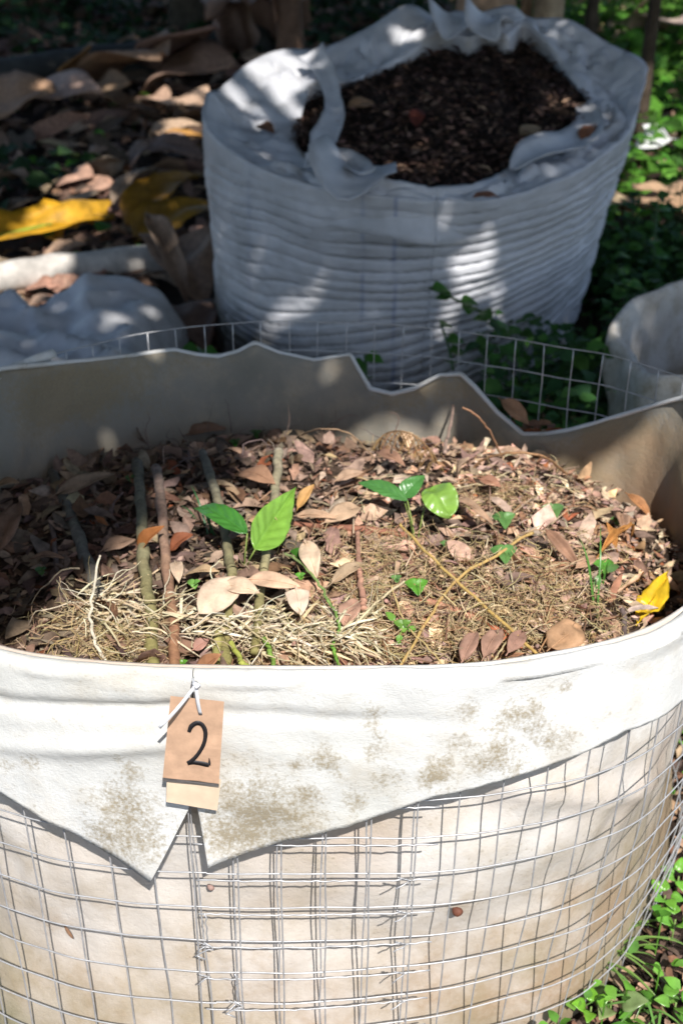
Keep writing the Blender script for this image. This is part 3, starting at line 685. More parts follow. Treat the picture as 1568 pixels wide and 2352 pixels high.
dleaf('crumpled round tan leaf near the front right rim', (1262, 1490), (1335, 1440), 80, (.50, .30, .17), .1, .1, .16, shape='round', rag=.3)
dleaf('brown folded leaf leaning behind the grass blades at right', (1252, 1215), (1330, 1305), 34, (.34, .19, .12), .7, .05, .05, lift=(.05, .02))
dleaf('small tan leaf just left of the grass blades', (1322, 1305), (1368, 1280), 30, (.50, .31, .2), .2, .1, .05)
dleaf('orange brown curly leaf on the right slope, forked', (1378, 1270), (1452, 1228), 20, (.52, .24, .07), .8, .2, .12)
dleaf('orange curled tip standing beside the forked leaf', (1415, 1262), (1392, 1198), 18, (.52, .24, .07), .7, .1, .1, lift=(.02, .05))
dleaf('tan leaf at the right under the pine twig', (1420, 1180), (1432, 1235), 30, (.52, .32, .21), .4, .08, .08)
dleaf('orange brown leaf bent at the right edge of the heap', (1440, 1135), (1492, 1190), 26, (.44, .21, .09), .6, .15, .08, lift=(.04, .02))
dleaf('pinkish triangular leaf below the split twig', (790, 1440), (818, 1375), 52, (.46, .27, .19), .4, .1, .08)
dleaf('tan leaf with grey mould left of the split twig', (762, 1340), (838, 1292), 34, (.46, .33, .21), .3, .1, .08)
dleaf('long tan leaf behind the red brown bark stick', (680, 1185), (772, 1192), 26, (.52, .34, .22), .3, .1, .1)
dleaf('wide tan leaf right above the red brown bark stick', (745, 1200), (830, 1165), 46, (.54, .37, .24), .3, .1, .1)
dleaf('yellow brown pointed leaf behind the bright seedling leaf', (684, 1168), (722, 1112), 28, (.58, .33, .12), .5, .1, .05, lift=(.02, .05))
dleaf('tan leaf lying at back centre before the shaded wall', (770, 1105), (835, 1085), 32, (.50, .33, .22), .3, .1, .1)
dleaf('pale upright leaf behind the twin seedlings', (1050, 1100), (1075, 1050), 34, (.50, .35, .24), .4, .1, .1, lift=(.01, .05))
dleaf('flat brown leaf at back centre left of the fern', (865, 1040), (930, 1070), 34, (.36, .2, .13), .3, .1, .05)
dleaf('red brown leaf lit at the back right of the seedlings', (1100, 1100), (1150, 1118), 32, (.38, .19, .12), .3, .1, .05)
dleaf('curved tan bark strip right of the round seedling leaf', (1050, 1145), (1130, 1205), 26, (.54, .35, .23), .6, .05, .05, shape='strap')
dleaf('rust brown leaf sticking up at the rim above the tag', (448, 1552), (508, 1502), 46, (.42, .20, .10), .3, .05, .05, lift=(.03, .06))
dleaf('pink brown shiny leaf between cuttings near the rim', (445, 1492), (480, 1470), 32, (.48, .26, .2), .3, .1, .05)
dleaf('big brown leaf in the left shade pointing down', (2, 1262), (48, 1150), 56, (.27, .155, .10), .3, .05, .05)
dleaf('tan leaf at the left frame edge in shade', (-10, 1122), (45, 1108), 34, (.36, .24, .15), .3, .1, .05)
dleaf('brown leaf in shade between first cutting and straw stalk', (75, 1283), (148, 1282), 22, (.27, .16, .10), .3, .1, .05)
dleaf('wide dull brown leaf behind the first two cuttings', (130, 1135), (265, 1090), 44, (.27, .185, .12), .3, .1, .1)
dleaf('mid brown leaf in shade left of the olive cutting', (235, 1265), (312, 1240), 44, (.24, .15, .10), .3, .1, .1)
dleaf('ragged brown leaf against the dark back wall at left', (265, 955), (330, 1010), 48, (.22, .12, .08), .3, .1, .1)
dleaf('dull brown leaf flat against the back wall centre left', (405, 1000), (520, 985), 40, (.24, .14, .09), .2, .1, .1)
dleaf('oak coloured leaf cluster front piece near the rim right of centre', (1060, 1520), (1095, 1450), 42, (.38, .22, .16), .3, .1, .1)
dleaf('pink brown lobed leaf beside the front oak coloured piece', (1110, 1510), (1150, 1445), 46, (.42, .25, .18), .2, .1, .1)
dleaf('pink brown lobed leaf left of the crumpled round leaf', (1165, 1500), (1200, 1450), 38, (.40, .23, .17), .2, .1, .1)
dleaf('orange brown leaf resting in the torn dip of the back rim', (1160, 925), (1215, 985), 40, (.40, .22, .12), .3, .1, .1, lift=(.17, .14), at=(U(1150, 918, 2.0), U(1214, 976, 1.975)))
for i, (x, y) in enumerate([(1215, 960), (1250, 965), (1200, 990), (1235, 985)]): pass
mb = MB(); r = random.Random(14)   # leaves caught between cloth and cage
for _ in range(46):
    s_, z_ = hit(r.uniform(1165, 1290), 985, -.02, True)[:2]; p = wall(s_, r.uniform(-.04, -.008), z_+r.uniform(-.03, .006)); a = r.uniform(0, 6.3)
    leaf(mb, p, p+Vector((cos(a), sin(a), r.uniform(-.3, .4)))*r.uniform(.02, .045), .016, Vector((0, -.5, 1)), .4, .1, .1, jit(r.choice([TAN, BRN, RED]), .2, r), 4, 2)
o = mb.build('caught_leaves', 'litter'); tag(o, 'brown leaves caught between back cloth and wire mesh', 'leaves', kind='stuff')

# ---- green seedlings
def greenleaf(parent, org, p, q, wd, col, shape, fold=.25, arch=.08, wave=.02, up=None, nu=12, nv=8):
    hero = wd > .018; mb = MB(); leaf(mb, p-org, q-org, wd, up or Vector((0, -.5, 1)), fold, arch, wave, col, 36 if hero else nu, 20 if hero else nv, shape, 0, R.random()*9, .03, .022 if hero else .0)
    return mb.build('leaf', 'green', parent, solid=.0003)
def seedling(label, base, leaves, lift=.05, cat='seedling', stemcol=(.25, .33, .08), group=None):
    """leaves: (x0,y0, x1,y1, width_px, colour, shape, lift0, lift1)"""
    b0 = G_(*base, -.005); E_ = empty('seedling', label, cat, tuple(b0), group)
    for L_ in leaves:
        x0, y0, x1, y1, wp, c_, sh, l0, l1 = L_[:9]; kw = L_[9] if len(L_) > 9 else {}
        p, q = G_(x0, y0, l0), G_(x1, y1, l1); d = (p-cam_o.location).length
        greenleaf(E_, b0, p, q, wp*d/F, c_, sh, **kw)
        mb = MB(); m_ = (b0+p)/2+Vector((0, 0, .006)); mb.tube([Vector((0, 0, 0)), m_-b0, p-b0], .0012, 5, stemcol); mb.build('stalk', 'straw', E_)
    return E_
s_ = seedling('large seedling with two glossy pointed green leaves among the cuttings', (560, 1325), [
    (586, 1262, 680, 1119, 92, (.25, .47, .07), 'ovate', .055, .085, dict(fold=.35, arch=-.04, up=Vector((.35, -1.0, .7)))),
    (568, 1225, 444, 1168, 56, (.07, .24, .04), 'ovate', .065, .06, dict(fold=.2, arch=.14, up=Vector((-.1, -.4, 1))))])
seedling('seedling with three rounded green leaves behind the crossing straws', (955, 1258), [
    (935, 1150, 822, 1108, 42, (.10, .28, .07), 'lens', .06, .06), (925, 1140, 975, 1092, 50, (.10, .29, .07), 'heart', .06, .08),
    (985, 1122, 1035, 1188, 84, (.28, .48, .09), 'round', .07, .045, dict(fold=.35, wave=.12, arch=.14, up=Vector((.2, -.9, .8))))])
def tri(label, x, y, s, col, extra=()):
    L_ = [(x, y, x-s*.9, y-s*.25, s*.95, jit(col, .12), 'heart', .03, .03), (x, y, x+s*.8, y-s*.35, s*.85, jit(col, .12), 'heart', .03, .035), (x, y-2, x+s*.1, y+s*.75, s*1.0, jit(col, .12), 'heart', .03, .022)]
    return seedling(label, (x+2, y+s*.8), L_+list(extra), cat='seedling', group='small clover like seedlings in the planter')
C1 = (.15, .31, .09)
tri('clover like seedling just right of the round seedling leaf', 1157, 1192, 32, C1)
tri('clover like seedling standing highest toward the right back', 1270, 1172, 30, C1)
tri('largest single heart leaved seedling at centre right', 1157, 1270, 36, C1)
tri('bright clover like seedling left of the straw crossing', 957, 1345, 32, (.12, .33, .04))
tri('tiny seedling beside the bright clover near the straw crossing', 910, 1328, 15, C1)
tri('tiny seedling behind the straw crossing', 1022, 1248, 14, C1)
tri('light green small leaved sprout nearest the front rim centre', 925, 1435, 24, (.20, .40, .07), [(905, 1425, 885, 1405, 18, (.2, .4, .07), 'heart', .03, .03), (940, 1450, 955, 1438, 18, (.2, .4, .07), 'heart', .03, .03), (918, 1458, 915, 1480, 16, (.2, .42, .07), 'heart', .03, .02)])
tri('small pale sprout between olive and bent cuttings', 446, 1340, 18, (.22, .48, .10))
tri('leafy sprout at right beside the tall grass blades', 1385, 1300, 28, (.12, .33, .05), [(1375, 1320, 1365, 1355, 18, C1, 'lens', .03, .01), (1395, 1315, 1420, 1300, 18, C1, 'heart', .03, .03)])
tri('small sprout on the right slope above the forked orange leaf', 1416, 1196, 17, C1)
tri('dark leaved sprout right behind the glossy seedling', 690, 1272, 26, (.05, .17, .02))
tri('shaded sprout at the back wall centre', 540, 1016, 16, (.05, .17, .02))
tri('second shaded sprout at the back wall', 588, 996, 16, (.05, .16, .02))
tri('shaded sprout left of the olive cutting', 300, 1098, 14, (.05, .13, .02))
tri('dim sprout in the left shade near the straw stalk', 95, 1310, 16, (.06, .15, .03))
tri('tiny sprout near the middle right of the fallen stalks', 1405, 1475, 10, C1)
tri('small bright sprout between the cuttings at the rim', 420, 1522, 14, (.14, .36, .04))
tri('small sprout by the pale leaf right of the seedling', 690, 1322, 14, (.16, .42, .06))
def grassclump(label, bases, col, name='grass', r0=.0015):
    mb = MB(); o_ = G_(*bases[0][0], 0)
    for (b0, t0, h) in bases:
        p, q = G_(*b0, 0), G_(*t0, h); m_ = (p+q)/2+Vector((0, 0, h*.2))
        rows = []; sd = Vector((1, .2, 0))*r0
        for c_ in catmull([p-o_, m_-o_, q-o_], 6): k = min(1, (q-o_-c_).length/(q-p).length*2.5+.1); rows.append([c_-sd*k, c_+Vector((0, .0008, 0)), c_+sd*k])
        mb.grid(rows, jit(col, .1))
    o = mb.build(name, 'green'); o.location = o_; tag(o, label, 'grass'); return o
grassclump('three thin green grass blades standing at the right of the bed', [((1370, 1420), (1378, 1205), .10), ((1364, 1400), (1330, 1235), .09), ((1382, 1350), (1396, 1290), .05)], (.12, .32, .06))
grassclump('dark grass blades in shade behind the bent cutting', [((480, 1235), (440, 1115), .06), ((488, 1240), (470, 1150), .07), ((496, 1240), (455, 1160), .05), ((455, 1200), (415, 1160), .03)], (.05, .16, .06))

# ================================================================= THE BAG BEHIND
bag = empty('bulk_bag', 'big crumpled white woven bag full of dark mulch standing behind the planter', 'bulk bag', (0, 0, 0))
BC = Vector((.27, 3.93, 0))
CT = [((1000, 462, 3.22), (1000, 430, 3.26)), ((1150, 455, 3.27), (1115, 414, 3.36)), ((1300, 405, 3.42), (1185, 375, 3.55)), ((1400, 345, 3.62), (1275, 338, 3.68)), ((1452, 285, 3.82), (1345, 270, 3.86)),
      ((1474, 210, 4.0), (1352, 235, 4.0)), ((1477, 145, 4.15), (1318, 185, 4.15)), ((1395, 100, 4.35), (1288, 145, 4.28)), ((1305, 47, 4.5), (1248, 88, 4.4)), ((1215, 42, 4.6), (1200, 52, 4.52)), ((1172, 14, 4.62), (1162, 84, 4.42)), ((1100, 30, 4.63), (1118, 54, 4.50)),
      ((1045, 26, 4.63), (1078, 86, 4.42)), ((1000, 40, 4.62), (1010, 66, 4.48)), ((935, 12, 4.58), (945, 118, 4.33)), ((850, 62, 4.5), (868, 160, 4.22)), ((740, 110, 4.42), (790, 190, 4.12)), ((640, 116, 4.32), (714, 186, 4.05)), ((560, 150, 4.18), (702, 220, 3.98)),
      ((500, 205, 4.02), (690, 270, 3.88)), ((470, 218, 3.9), (678, 305, 3.78)), ((472, 290, 3.68), (690, 345, 3.62)), ((560, 365, 3.45), (712, 375, 3.48)), ((660, 410, 3.33), (728, 392, 3.38)), ((760, 436, 3.26), (790, 392, 3.31)), ((880, 452, 3.22), (880, 408, 3.27))]
Sr = catmull([U(*a) for a, _ in CT], 16, True); Ir = catmull([U(*b_) for _, b_ in CT], 16, True); NB = len(Sr)
rows = []; dirt = []; stripe = []
def ridged(x): return 1-abs(sin(x))
for i in range(NB):
    s_, I_ = Sr[i], Ir[i]; a = atan2(s_.y-BC.y, s_.x-BC.x)
    rb = .67 if s_.x < BC.x else .50
    b0 = Vector((BC.x+rb*cos(a)-.02, BC.y-.02+.56*sin(a), -.03))
    out = Vector((cos(a), sin(a), 0)); col = []
    K = 130
    front = sm(.3, -.3, sin(a)); right = sm(-.6, .7, cos(a))
    for k in range(K+1):
        t = k/K; z = b0.z+(s_.z-b0.z)*t
        rr = t**.75; p = b0+(s_-b0)*t; p.x = b0.x+(s_.x-b0.x)*rr; p.y = b0.y+(s_.y-b0.y)*rr
        nq = Vector((cos(a)*1.4, sin(a)*1.4, z*3))
        ph_ = (z-.32*sm(-.8, 1, cos(a))**1.5*(1-t)**1.0)*pi/.036+3.2*noise.noise(nq)+1.5*noise.noise(nq*2.6+Vector((9, 0, 0)))
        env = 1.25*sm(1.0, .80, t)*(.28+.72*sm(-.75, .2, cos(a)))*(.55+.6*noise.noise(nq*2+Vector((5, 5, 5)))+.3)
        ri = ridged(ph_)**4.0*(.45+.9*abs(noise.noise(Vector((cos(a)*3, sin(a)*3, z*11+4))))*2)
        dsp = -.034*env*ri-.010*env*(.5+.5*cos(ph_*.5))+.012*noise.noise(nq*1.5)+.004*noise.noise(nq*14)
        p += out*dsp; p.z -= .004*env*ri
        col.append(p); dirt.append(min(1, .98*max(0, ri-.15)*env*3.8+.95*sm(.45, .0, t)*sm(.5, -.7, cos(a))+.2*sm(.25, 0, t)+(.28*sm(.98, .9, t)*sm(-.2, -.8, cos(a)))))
        px = proj(p)[0]; stripe.append(max(math.exp(-((px-905-(.5-t)*-6)/2.2)**2), math.exp(-((px-832)/2.0)**2)*.7, math.exp(-((px-574)/2.0)**2)*.4) if sin(a) < 0 else 0)
    for k in range(1, 27):           # over the shoulder to the opening, then down inside
        if k <= 18:
            t = k/18; p = s_+(I_-s_)*t; q = Vector((a*3.0, t*1.2, 1))
            L_ = (I_-s_).length; p.z += .03*sin(pi*t)*min(1, L_/.2)*noise.noise(q)*1.5+.010*noise.noise(q*4.0)*min(1, L_/.1)*sin(pi*t)-.02*sin(pi*t)*min(1, L_/.2)
            p += out*.008*noise.noise(q*7); p.z += (.045*(abs(noise.noise(q*2.2+Vector((3, 1, 0))))-.2)+.022*(abs(noise.noise(q*5.3))-.2))*sin(pi*min(1, t*1.05))*min(1, L_/.08)
            dr = .45*max(0, noise.noise(q*3.3))+.1
        else:
            t = (k-18)/8; p = I_+Vector((0, 0, -.14*t))-out*(-.06)*t; dr = .2
        col.append(p); dirt.append(dr); stripe.append(0)
    rows.append(col)
rows.append(rows[0]); dirt += dirt[:len(rows[0])]; stripe += stripe[:len(rows[0])]
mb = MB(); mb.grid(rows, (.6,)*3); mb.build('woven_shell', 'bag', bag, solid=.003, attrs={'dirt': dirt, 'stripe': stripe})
# loose strap and flaps
def ribbon(name, pts, wd, m='bag', parent=bag, nv=6, up=Vector((0, -.6, 1)), n=8, curl=.2):
    C = catmull(pts, n); W = np.interp(np.linspace(0, len(pts)-1, len(C)), range(len(pts)), wd); rows = []
    for i, p in enumerate(C):
        t = (C[min(i+1, len(C)-1)]-C[max(i-1, 0)]).normalized(); sd = t.cross(up).normalized(); nn = sd.cross(t)
        rows.append([p+sd*(W[i]*(j/nv-.5))+nn*(curl*W[i]*(abs(j/nv-.5)*2)**2+.006*noise.noise(Vector((i*.3, j*.5, 2)))) for j in range(nv+1)])
    mb = MB(); mb.grid(rows, (.6,)*3); n_ = len(mb.v); return mb.build(name, m, parent, solid=.003, attrs={'dirt': [.12]*n_, 'stripe': [0]*n_})
ribbon('lifting_strap', [U(715, 118, 4.2), U(748, 165, 4.1), U(764, 225, 3.95), U(766, 265, 3.82), U(742, 320, 3.65), U(724, 355, 3.5)], [.09, .065, .05, .065, .08, .02], curl=.12, up=Vector((0, -1, .5)))
ribbon('torn_flap', [U(820, 372, 3.42), U(800, 400, 3.27), U(790, 440, 3.19), U(786, 462, 3.165)], [.20, .24, .14, .02], up=Vector((0, -1, .5)))
ribbon('torn_flap', [U(700, 372, 3.42), U(765, 366, 3.40), U(812, 380, 3.33), U(842, 398, 3.24)], [.05, .07, .07, .05], up=Vector((0, -.6, 1)))
ribbon('torn_flap', [U(1040, 36, 4.55), U(1032, 58, 4.42), U(1026, 92, 4.34)], [.24, .15, .015], up=Vector((0, -1, .4)))
ribbon('torn_flap', [U(1178, 388, 3.40), U(1232, 352, 3.50), U(1320, 330, 3.62), U(1352, 280, 3.80), U(1338, 240, 3.95)], [.02, .12, .13, .08, .04], up=Vector((-.3, -.5, 1)))
ribbon('torn_flap', [U(1120, 36, 4.55), U(1115, 58, 4.42), U(1142, 92, 4.34)], [.22, .14, .015], up=Vector((0, -1, .4)))
# mulch
def mul(x, y): 
    return HC-1.415+.507+.175*(y-3.26)+.02*nz((x, y, 0), 3)+.018*nz((x, y, 5), 12)+.03*sm(.5, .0, math.hypot(x-.35, y-3.9))
def inI(x, y): return inpoly(x, y, IP)
IP = [(p.x, p.y) for p in Ir[::4]]
mb = MB(); rows = []
for i in range(40):
    k = i/39; rows.append([])
    for j in range(0, NB, 4):
        q = Ir[j]; o_ = Vector((BC.x+.1, BC.y, 0)); x = o_.x+(q.x-o_.x)*k*1.02; y = o_.y+(q.y-o_.y)*k*1.02; rows[-1].append((x, y, min(mul(x, y), q.z-.012) if k > .8 else mul(x, y)))
mb.grid(rows, (.5,)*3, True); tag(mb.build('mulch_bed', 'darksoil'), 'dark fine mulch heaped inside the big white bag', 'mulch', kind='stuff')
mb = MB(); r = random.Random(22); c_ = 0
while c_ < 5200:
    x = r.uniform(-.3, 1.1); y = r.uniform(3.2, 4.6)
    if not inI(x, y): continue
    c_ += 1; L = r.uniform(.012, .04); a = r.uniform(0, 6.3); z = mul(x, y)+r.uniform(0, .015); tl = r.uniform(-.4, .6)
    near = sm(4.3, 3.3, y)
    col = r.choices([(.035, .022, .018), (.075, .045, .035), (.17, .10, .075), (.34, .21, .15)], [3, 6, 2+6*near, .2+4*near])[0]
    leaf(mb, (x, y, z), (x+cos(a)*L, y+sin(a)*L, z+tl*L), L*r.uniform(.2, .5), Vector((r.gauss(0, .5), r.gauss(0, .5), 1)), .3, .1, .1, jit(col, .25, r), 2, 2, r.choice(['strap', 'lens']), 0, x*40)
tag(mb.build('mulch_chips', 'mulch'), 'loose brown mulch chips on top of the heap in the bag', 'mulch', kind='stuff')
def wleaf(name, label, cat, p, q, wd, col, fold=.2, arch=.1, wave=.06, shape='lens', up=Vector((0, -.3, 1)), rag=.1, mat_='dry', nu=18, nv=8, group=None, rib=None, twist=0):
    p, q = Vector(p), Vector(q); mid = (p+q)/2; mb = MB(); sd_ = R.random()*20
    leaf(mb, p-mid, q-mid, wd, up, fold, arch, wave, col, nu, nv, shape, twist, sd_, rag)
    o = mb.build(name, mat_, solid=.0012); o.location = mid; tag(o, label, cat, group)
    if rib:
        m2 = MB(); ax = q-p; sd = ax.cross(up).normalized(); nn = sd.cross(ax.normalized())
        m2.tube([(p-mid)+ax*t+nn*(arch*ax.length*sin(pi*t)+.004) for t in [i/12 for i in range(13)]], [.013*(1.1-i/13) for i in range(13)], 6, rib); m2.build('midrib', mat_, o)
    return o
wleaf('dry_leaf', 'brown leaf on the mulch at upper left inside the bag', 'dry leaf', U(800, 246, 3.86), U(862, 240, 3.9), .07, (.27, .16, .09))
wleaf('dry_leaf', 'dark red leaf standing in the mulch in the bag centre', 'dry leaf', U(955, 290, 3.7), U(960, 250, 3.8), .05, (.12, .03, .02))
wleaf('dry_leaf', 'tan leaf on the mulch beside the right inner flap', 'dry leaf', U(1195, 310, 3.68), U(1240, 295, 3.75), .06, (.34, .23, .13))
wleaf('dry_leaf', 'red brown leaf wedged in the right shoulder of the bag', 'dry leaf', U(1338, 325, 3.66), U(1362, 288, 3.76), .05, (.34, .14, .07), up=Vector((-.6, -1, .6)))
wleaf('dry_leaf', 'red brown leaf caught in the front fold of the bag', 'dry leaf', U(1085, 452, 3.20), U(1145, 452, 3.21), .03, (.24, .11, .07))
wleaf('dry_leaf', 'orange brown leaf by the strap base in the bag', 'dry leaf', U(728, 392, 3.28), U(742, 365, 3.4), .03, (.34, .17, .08))
wleaf('dry_leaf', 'dark brown leaf pinned in the left shoulder fold of the bag', 'dry leaf', U(590, 288, 3.78), U(630, 305, 3.74), .05, (.16, .08, .05))

# ================================================================= LEFT SIDE: sheet, log, big leaves
mb = MB(); rows = []; da = []
edge = [(-60, 690), (0, 674), (50, 692), (110, 672), (160, 664), (240, 648), (330, 652), (392, 684), (418, 750), (436, 840)]
for i in range(90):
    x = -1.75+1.32*i/89; row = []
    px = 784+F*x/3.7; ey = float(np.interp(px, [e[0] for e in edge], [e[1] for e in edge]))
    far = P(px, ey, .15).y
    xr = sm(-.43, -.62, x)
    for j in range(80):
        y = 2.35+(far-2.35)*j/79
        zz = .03+xr*(.13+.035*(1-abs(sin((x*.9+y*.55+.25*nz((x, y, 2), 2))*11)))**1.5+.015*(1-abs(sin((x*.3-y*.9+.3*nz((x, y, 5), 3))*17)))+.05*nz((x, y, 0), 2.1)+.05*(.5-abs(nz((x*.6+y*.8, y-x*.5, 3), 4.2)))*1.6+.03*(.3-abs(nz((x+y, y, 6), 9)))+.012*nz((x, y, 4), 14))*sm(far+.02, far-.12, y)
        if j == 79: zz = -.02
        row.append((x+.03*nz((x, y, 7), 3), y, zz)); da.append(.15+.5*sm(.35, .9, nz((x, y, 1), 4)+.3)*.4+.5*sm(-.75, -.5, x))
    rows.append(row)
mb.grid(rows, (.6,)*3); o = mb.build('crumpled_sheet', 'bag', solid=.003, attrs={'dirt': da, 'stripe': [0]*len(da)})
tag(o, 'crumpled white woven sheet lying on the ground at left behind the planter', 'plastic sheet')
mb = MB(); A_, B_ = P(-120, 650, .06), P(395, 592, .07); C_ = [A_+(B_-A_)*k/24 for k in range(25)]
for i, c_ in enumerate(C_): c_.z += .01*nz((i*.3, 0, 0), 1); c_.y += .012*nz((i*.25, 4, 0), 1)
mb.tube([c_-A_ for c_ in C_], [.058+.006*nz((i*.4, 2, 0), 1) for i in range(25)], 20, (.55, .51, .46)); o = mb.build('pale_log', 'log'); o.location = A_
tag(o, 'smooth pale grey log lying behind the white sheet at left', 'log')
gb = 'big fallen leaves behind the planter'
def big(label, a, b_, wd, col, z=(.03, .06), **k):
    k.setdefault('shape', 'strap'); cat = k.pop('cat', 'dry leaf'); name = k.pop('name', 'large_dry_leaf')
    return wleaf(name, label, cat, P(*a, z[0]), P(*b_, z[1]), wd, col, group=gb, **k)
YEL = (.62, .33, .02); OCH = (.30, .15, .015); DB = (.17, .10, .065); MB_ = (.34, .215, .14)
big('bright yellow banana leaf blade with green midrib on the left ground', (-90, 575), (262, 500), .26, (.68, .36, .02), rib=(.32, .42, .04), name='yellow_banana_leaf', mat_='banana', rag=.3, fold=.5, wave=.05, arch=.04)
big('yellow banana leaf half lying behind the bright yellow one', (60, 520), (255, 462), .24, (.66, .36, .03), name='yellow_banana_leaf', mat_='banana', rag=.3, fold=-.4, z=(.08, .10), wave=.06)
big('dull ochre banana leaf in shade left of the bag, upper one', (290, 520), (455, 405), .20, OCH, name='ochre_banana_leaf', mat_='banana', rag=.25, fold=.4, z=(.03, .12))
big('dull ochre banana leaf in shade left of the bag, lower one', (310, 560), (490, 470), .22, (.32, .17, .02), name='ochre_banana_leaf', mat_='banana', rag=.25, fold=.3, z=(.02, .10))
big('grey brown curled leaf strip lying across the ochre leaves', (255, 472), (355, 388), .07, (.40, .30, .22), fold=.8, z=(.08, .14))
big('tall brown curled leaf propped beside the bag and the log end', (335, 490), (430, 700), .10, (.30, .21, .15), z=(.30, .02), fold=1.0, wave=.08)
big('broad brown leaf leaning on the left foot of the bag', (395, 560), (470, 700), .28, (.26, .165, .11), z=(.12, .02), fold=.5, wave=.12)
big('pink brown leaf lit in the patch above the yellow leaf, left one', (140, 425), (215, 402), .20, (.52, .31, .22), z=(.03, .1), wave=.14, shape='lens')
big('pink brown leaf lit in the patch above the yellow leaf, right one', (185, 440), (265, 425), .15, (.50, .30, .21), z=(.03, .07), wave=.14, shape='lens')
big('grey brown standing leaf right of the lit pink brown pair', (250, 415), (240, 360), .17, (.36, .29, .22), z=(.02, .16), wave=.12, shape='lens')
big('tan bent leaf in shade above the standing grey brown leaf', (205, 350), (285, 350), .12, (.36, .25, .18), z=(.1, .04), wave=.14, shape='lens')
big('dark curled leaf between standing leaf and the bag', (300, 395), (345, 330), .20, (.17, .12, .10), z=(.02, .16), wave=.14, shape='lens')
big('brown leaf lying left of the bag below the lit green sprigs', (330, 335), (470, 365), .20, (.20, .13, .10), z=(.08, .06), wave=.1)
big('wide dark brown leaf at far left in shade', (-60, 280), (130, 205), .55, (0.357, 0.217, 0.132), z=(.06, .22), wave=.09)
big('grey pink broad leaf in the dark left heap', (45, 250), (235, 215), .36, (0.496, 0.333, 0.256), z=(.04, .2), wave=.07, shape='lens')
big('upright ochre brown leaf pointing up in the left heap', (175, 215), (205, 105), .36, (0.419, 0.232, 0.093), z=(.05, .35), wave=.08, shape='lens')
big('brown folded leaf with a lit tip in the left heap', (195, 225), (300, 190), .30, (.40, .27, .17), z=(.08, .18), wave=.1, shape='lens')
big('large rolled brown leaf at the back of the heap, left part', (250, 190), (380, 130), .70, (0.372, 0.232, 0.147), z=(.08, .32), wave=.10)
big('large rolled brown leaf at the back of the heap, right part', (350, 200), (540, 150), .60, (0.341, 0.217, 0.155), z=(.08, .25), wave=.10)
big('dark crumpled leaf behind the bag at the left', (400, 170), (500, 60), .80, (0.279, 0.171, 0.132), z=(.1, .45), wave=.12, shape='lens')
big('tall dark leaf stalk rising behind the left corner of the bag', (560, 140), (470, 10), .30, (0.310, 0.202, 0.155), z=(.05, .6), wave=.08)
big('round tan leaf lit beside the left corner of the bag', (390, 245), (465, 240), .30, (.62, .42, .29), z=(.05, .12), wave=.10, shape='round')
big('pink tan leaf lit left of the round tan one', (325, 235), (392, 228), .22, (.52, .34, .24), z=(.04, .1), wave=.12, shape='lens')
big('long tan strip lit among green sprigs left of the bag', (340, 310), (465, 290), .12, (.52, .36, .24), z=(.03, .06), wave=.08)
big('orange brown strip lit just below the long tan one', (360, 322), (470, 315), .09, (.56, .28, .07), z=(.02, .04), wave=.1)
big('thin dark strip leaf in the shade left of the lit strips', (190, 300), (330, 255), .10, (.24, .14, .10), z=(.03, .06))
big('reddish leaf lying between log and yellow banana leaf', (100, 590), (200, 560), .09, (.46, .30, .2), z=(.02, .05), shape='lens', wave=.1)
big('pink brown leaf between log and sheet, left', (60, 668), (140, 655), .09, (.50, .27, .19), z=(.02, .06), shape='lens', wave=.1)
big('pink brown leaf between log and sheet, right', (170, 650), (260, 630), .09, (.36, .19, .14), z=(.02, .06), shape='lens', wave=.1)
big('brown leaf at the foot of the propped curled leaf', (415, 700), (470, 800), .22, (.14, .09, .07), z=(.05, .02), wave=.1)
big('small reddish leaf against the lower left of the bag', (445, 560), (465, 520), .10, (.44, .25, .18), z=(.05, .12), shape='lens')
big('large curled tan leaf lit at the right behind the shaded greenery', (1425, 480), (1640, 520), .34, (.56, .36, .22), z=(.05, .12), wave=.10, fold=.3, shape='strap')
big('tan leaf stem bending up over the large curled tan leaf', (1450, 425), (1570, 470), .12, (.55, .36, .22), z=(.15, .12), wave=.1)
big('pale dead leaf high at the right between the thin trunks', (1400, 100), (1480, 45), .30, (.62, .48, .38), z=(.1, .25), wave=.12, shape='lens')
big('pale pink dead leaf at the top right corner', (1500, 100), (1590, 40), .60, (.60, .46, .40), z=(.1, .35), wave=.14, shape='lens')
big('tan lit leaf at the top behind the mulch bag, left', (600, 30), (690, 8), .35, (.60, .44, .34), z=(.1, .3), wave=.12, shape='lens')
big('brown upright leaf behind the bag below the lit tan leaf', (640, 110), (620, 0), .50, (.26, .15, .10), z=(.05, .6), wave=.1)
mb = MB(); r = random.Random(31)
for _ in range(7500):
    x = r.uniform(-3.5, 3.0); y = 2.2+r.random()**1.3*10
    if r.random() < .55 and x > .6: continue
    L = r.uniform(.04, .16)*(.7+.06*y)*((1.5 if r.random() < .2 else 1)*(2.0 if x < -.3 and y > 4.4 and r.random() < .22 else 1)); a = r.uniform(0, 6.3); z = gh(x, y)+r.uniform(.0, .04)
    if math.hypot(x-.27, y-3.93) < .62: continue
    leaf(mb, (x, y, z), (x+cos(a)*L, y+sin(a)*L, z+r.uniform(-.2, .4)*L), L*r.uniform(.25, .55), Vector((r.gauss(0, .4), r.gauss(0, .4)-.2, 1)), r.uniform(-.3, .6), .1, .15, jit(r.choice([(.13, .085, .058), (.24, .15, .10), (.09, .06, .045), (.36, .23, .155), (.48, .33, .23)]), .25, r), 4, 2, 'lens', r.uniform(-.6, .6), x*30, .4)
tag(mb.build('ground_litter', 'litter'), 'dead brown leaves carpeting the ground behind the planter', 'leaf litter', kind='stuff')

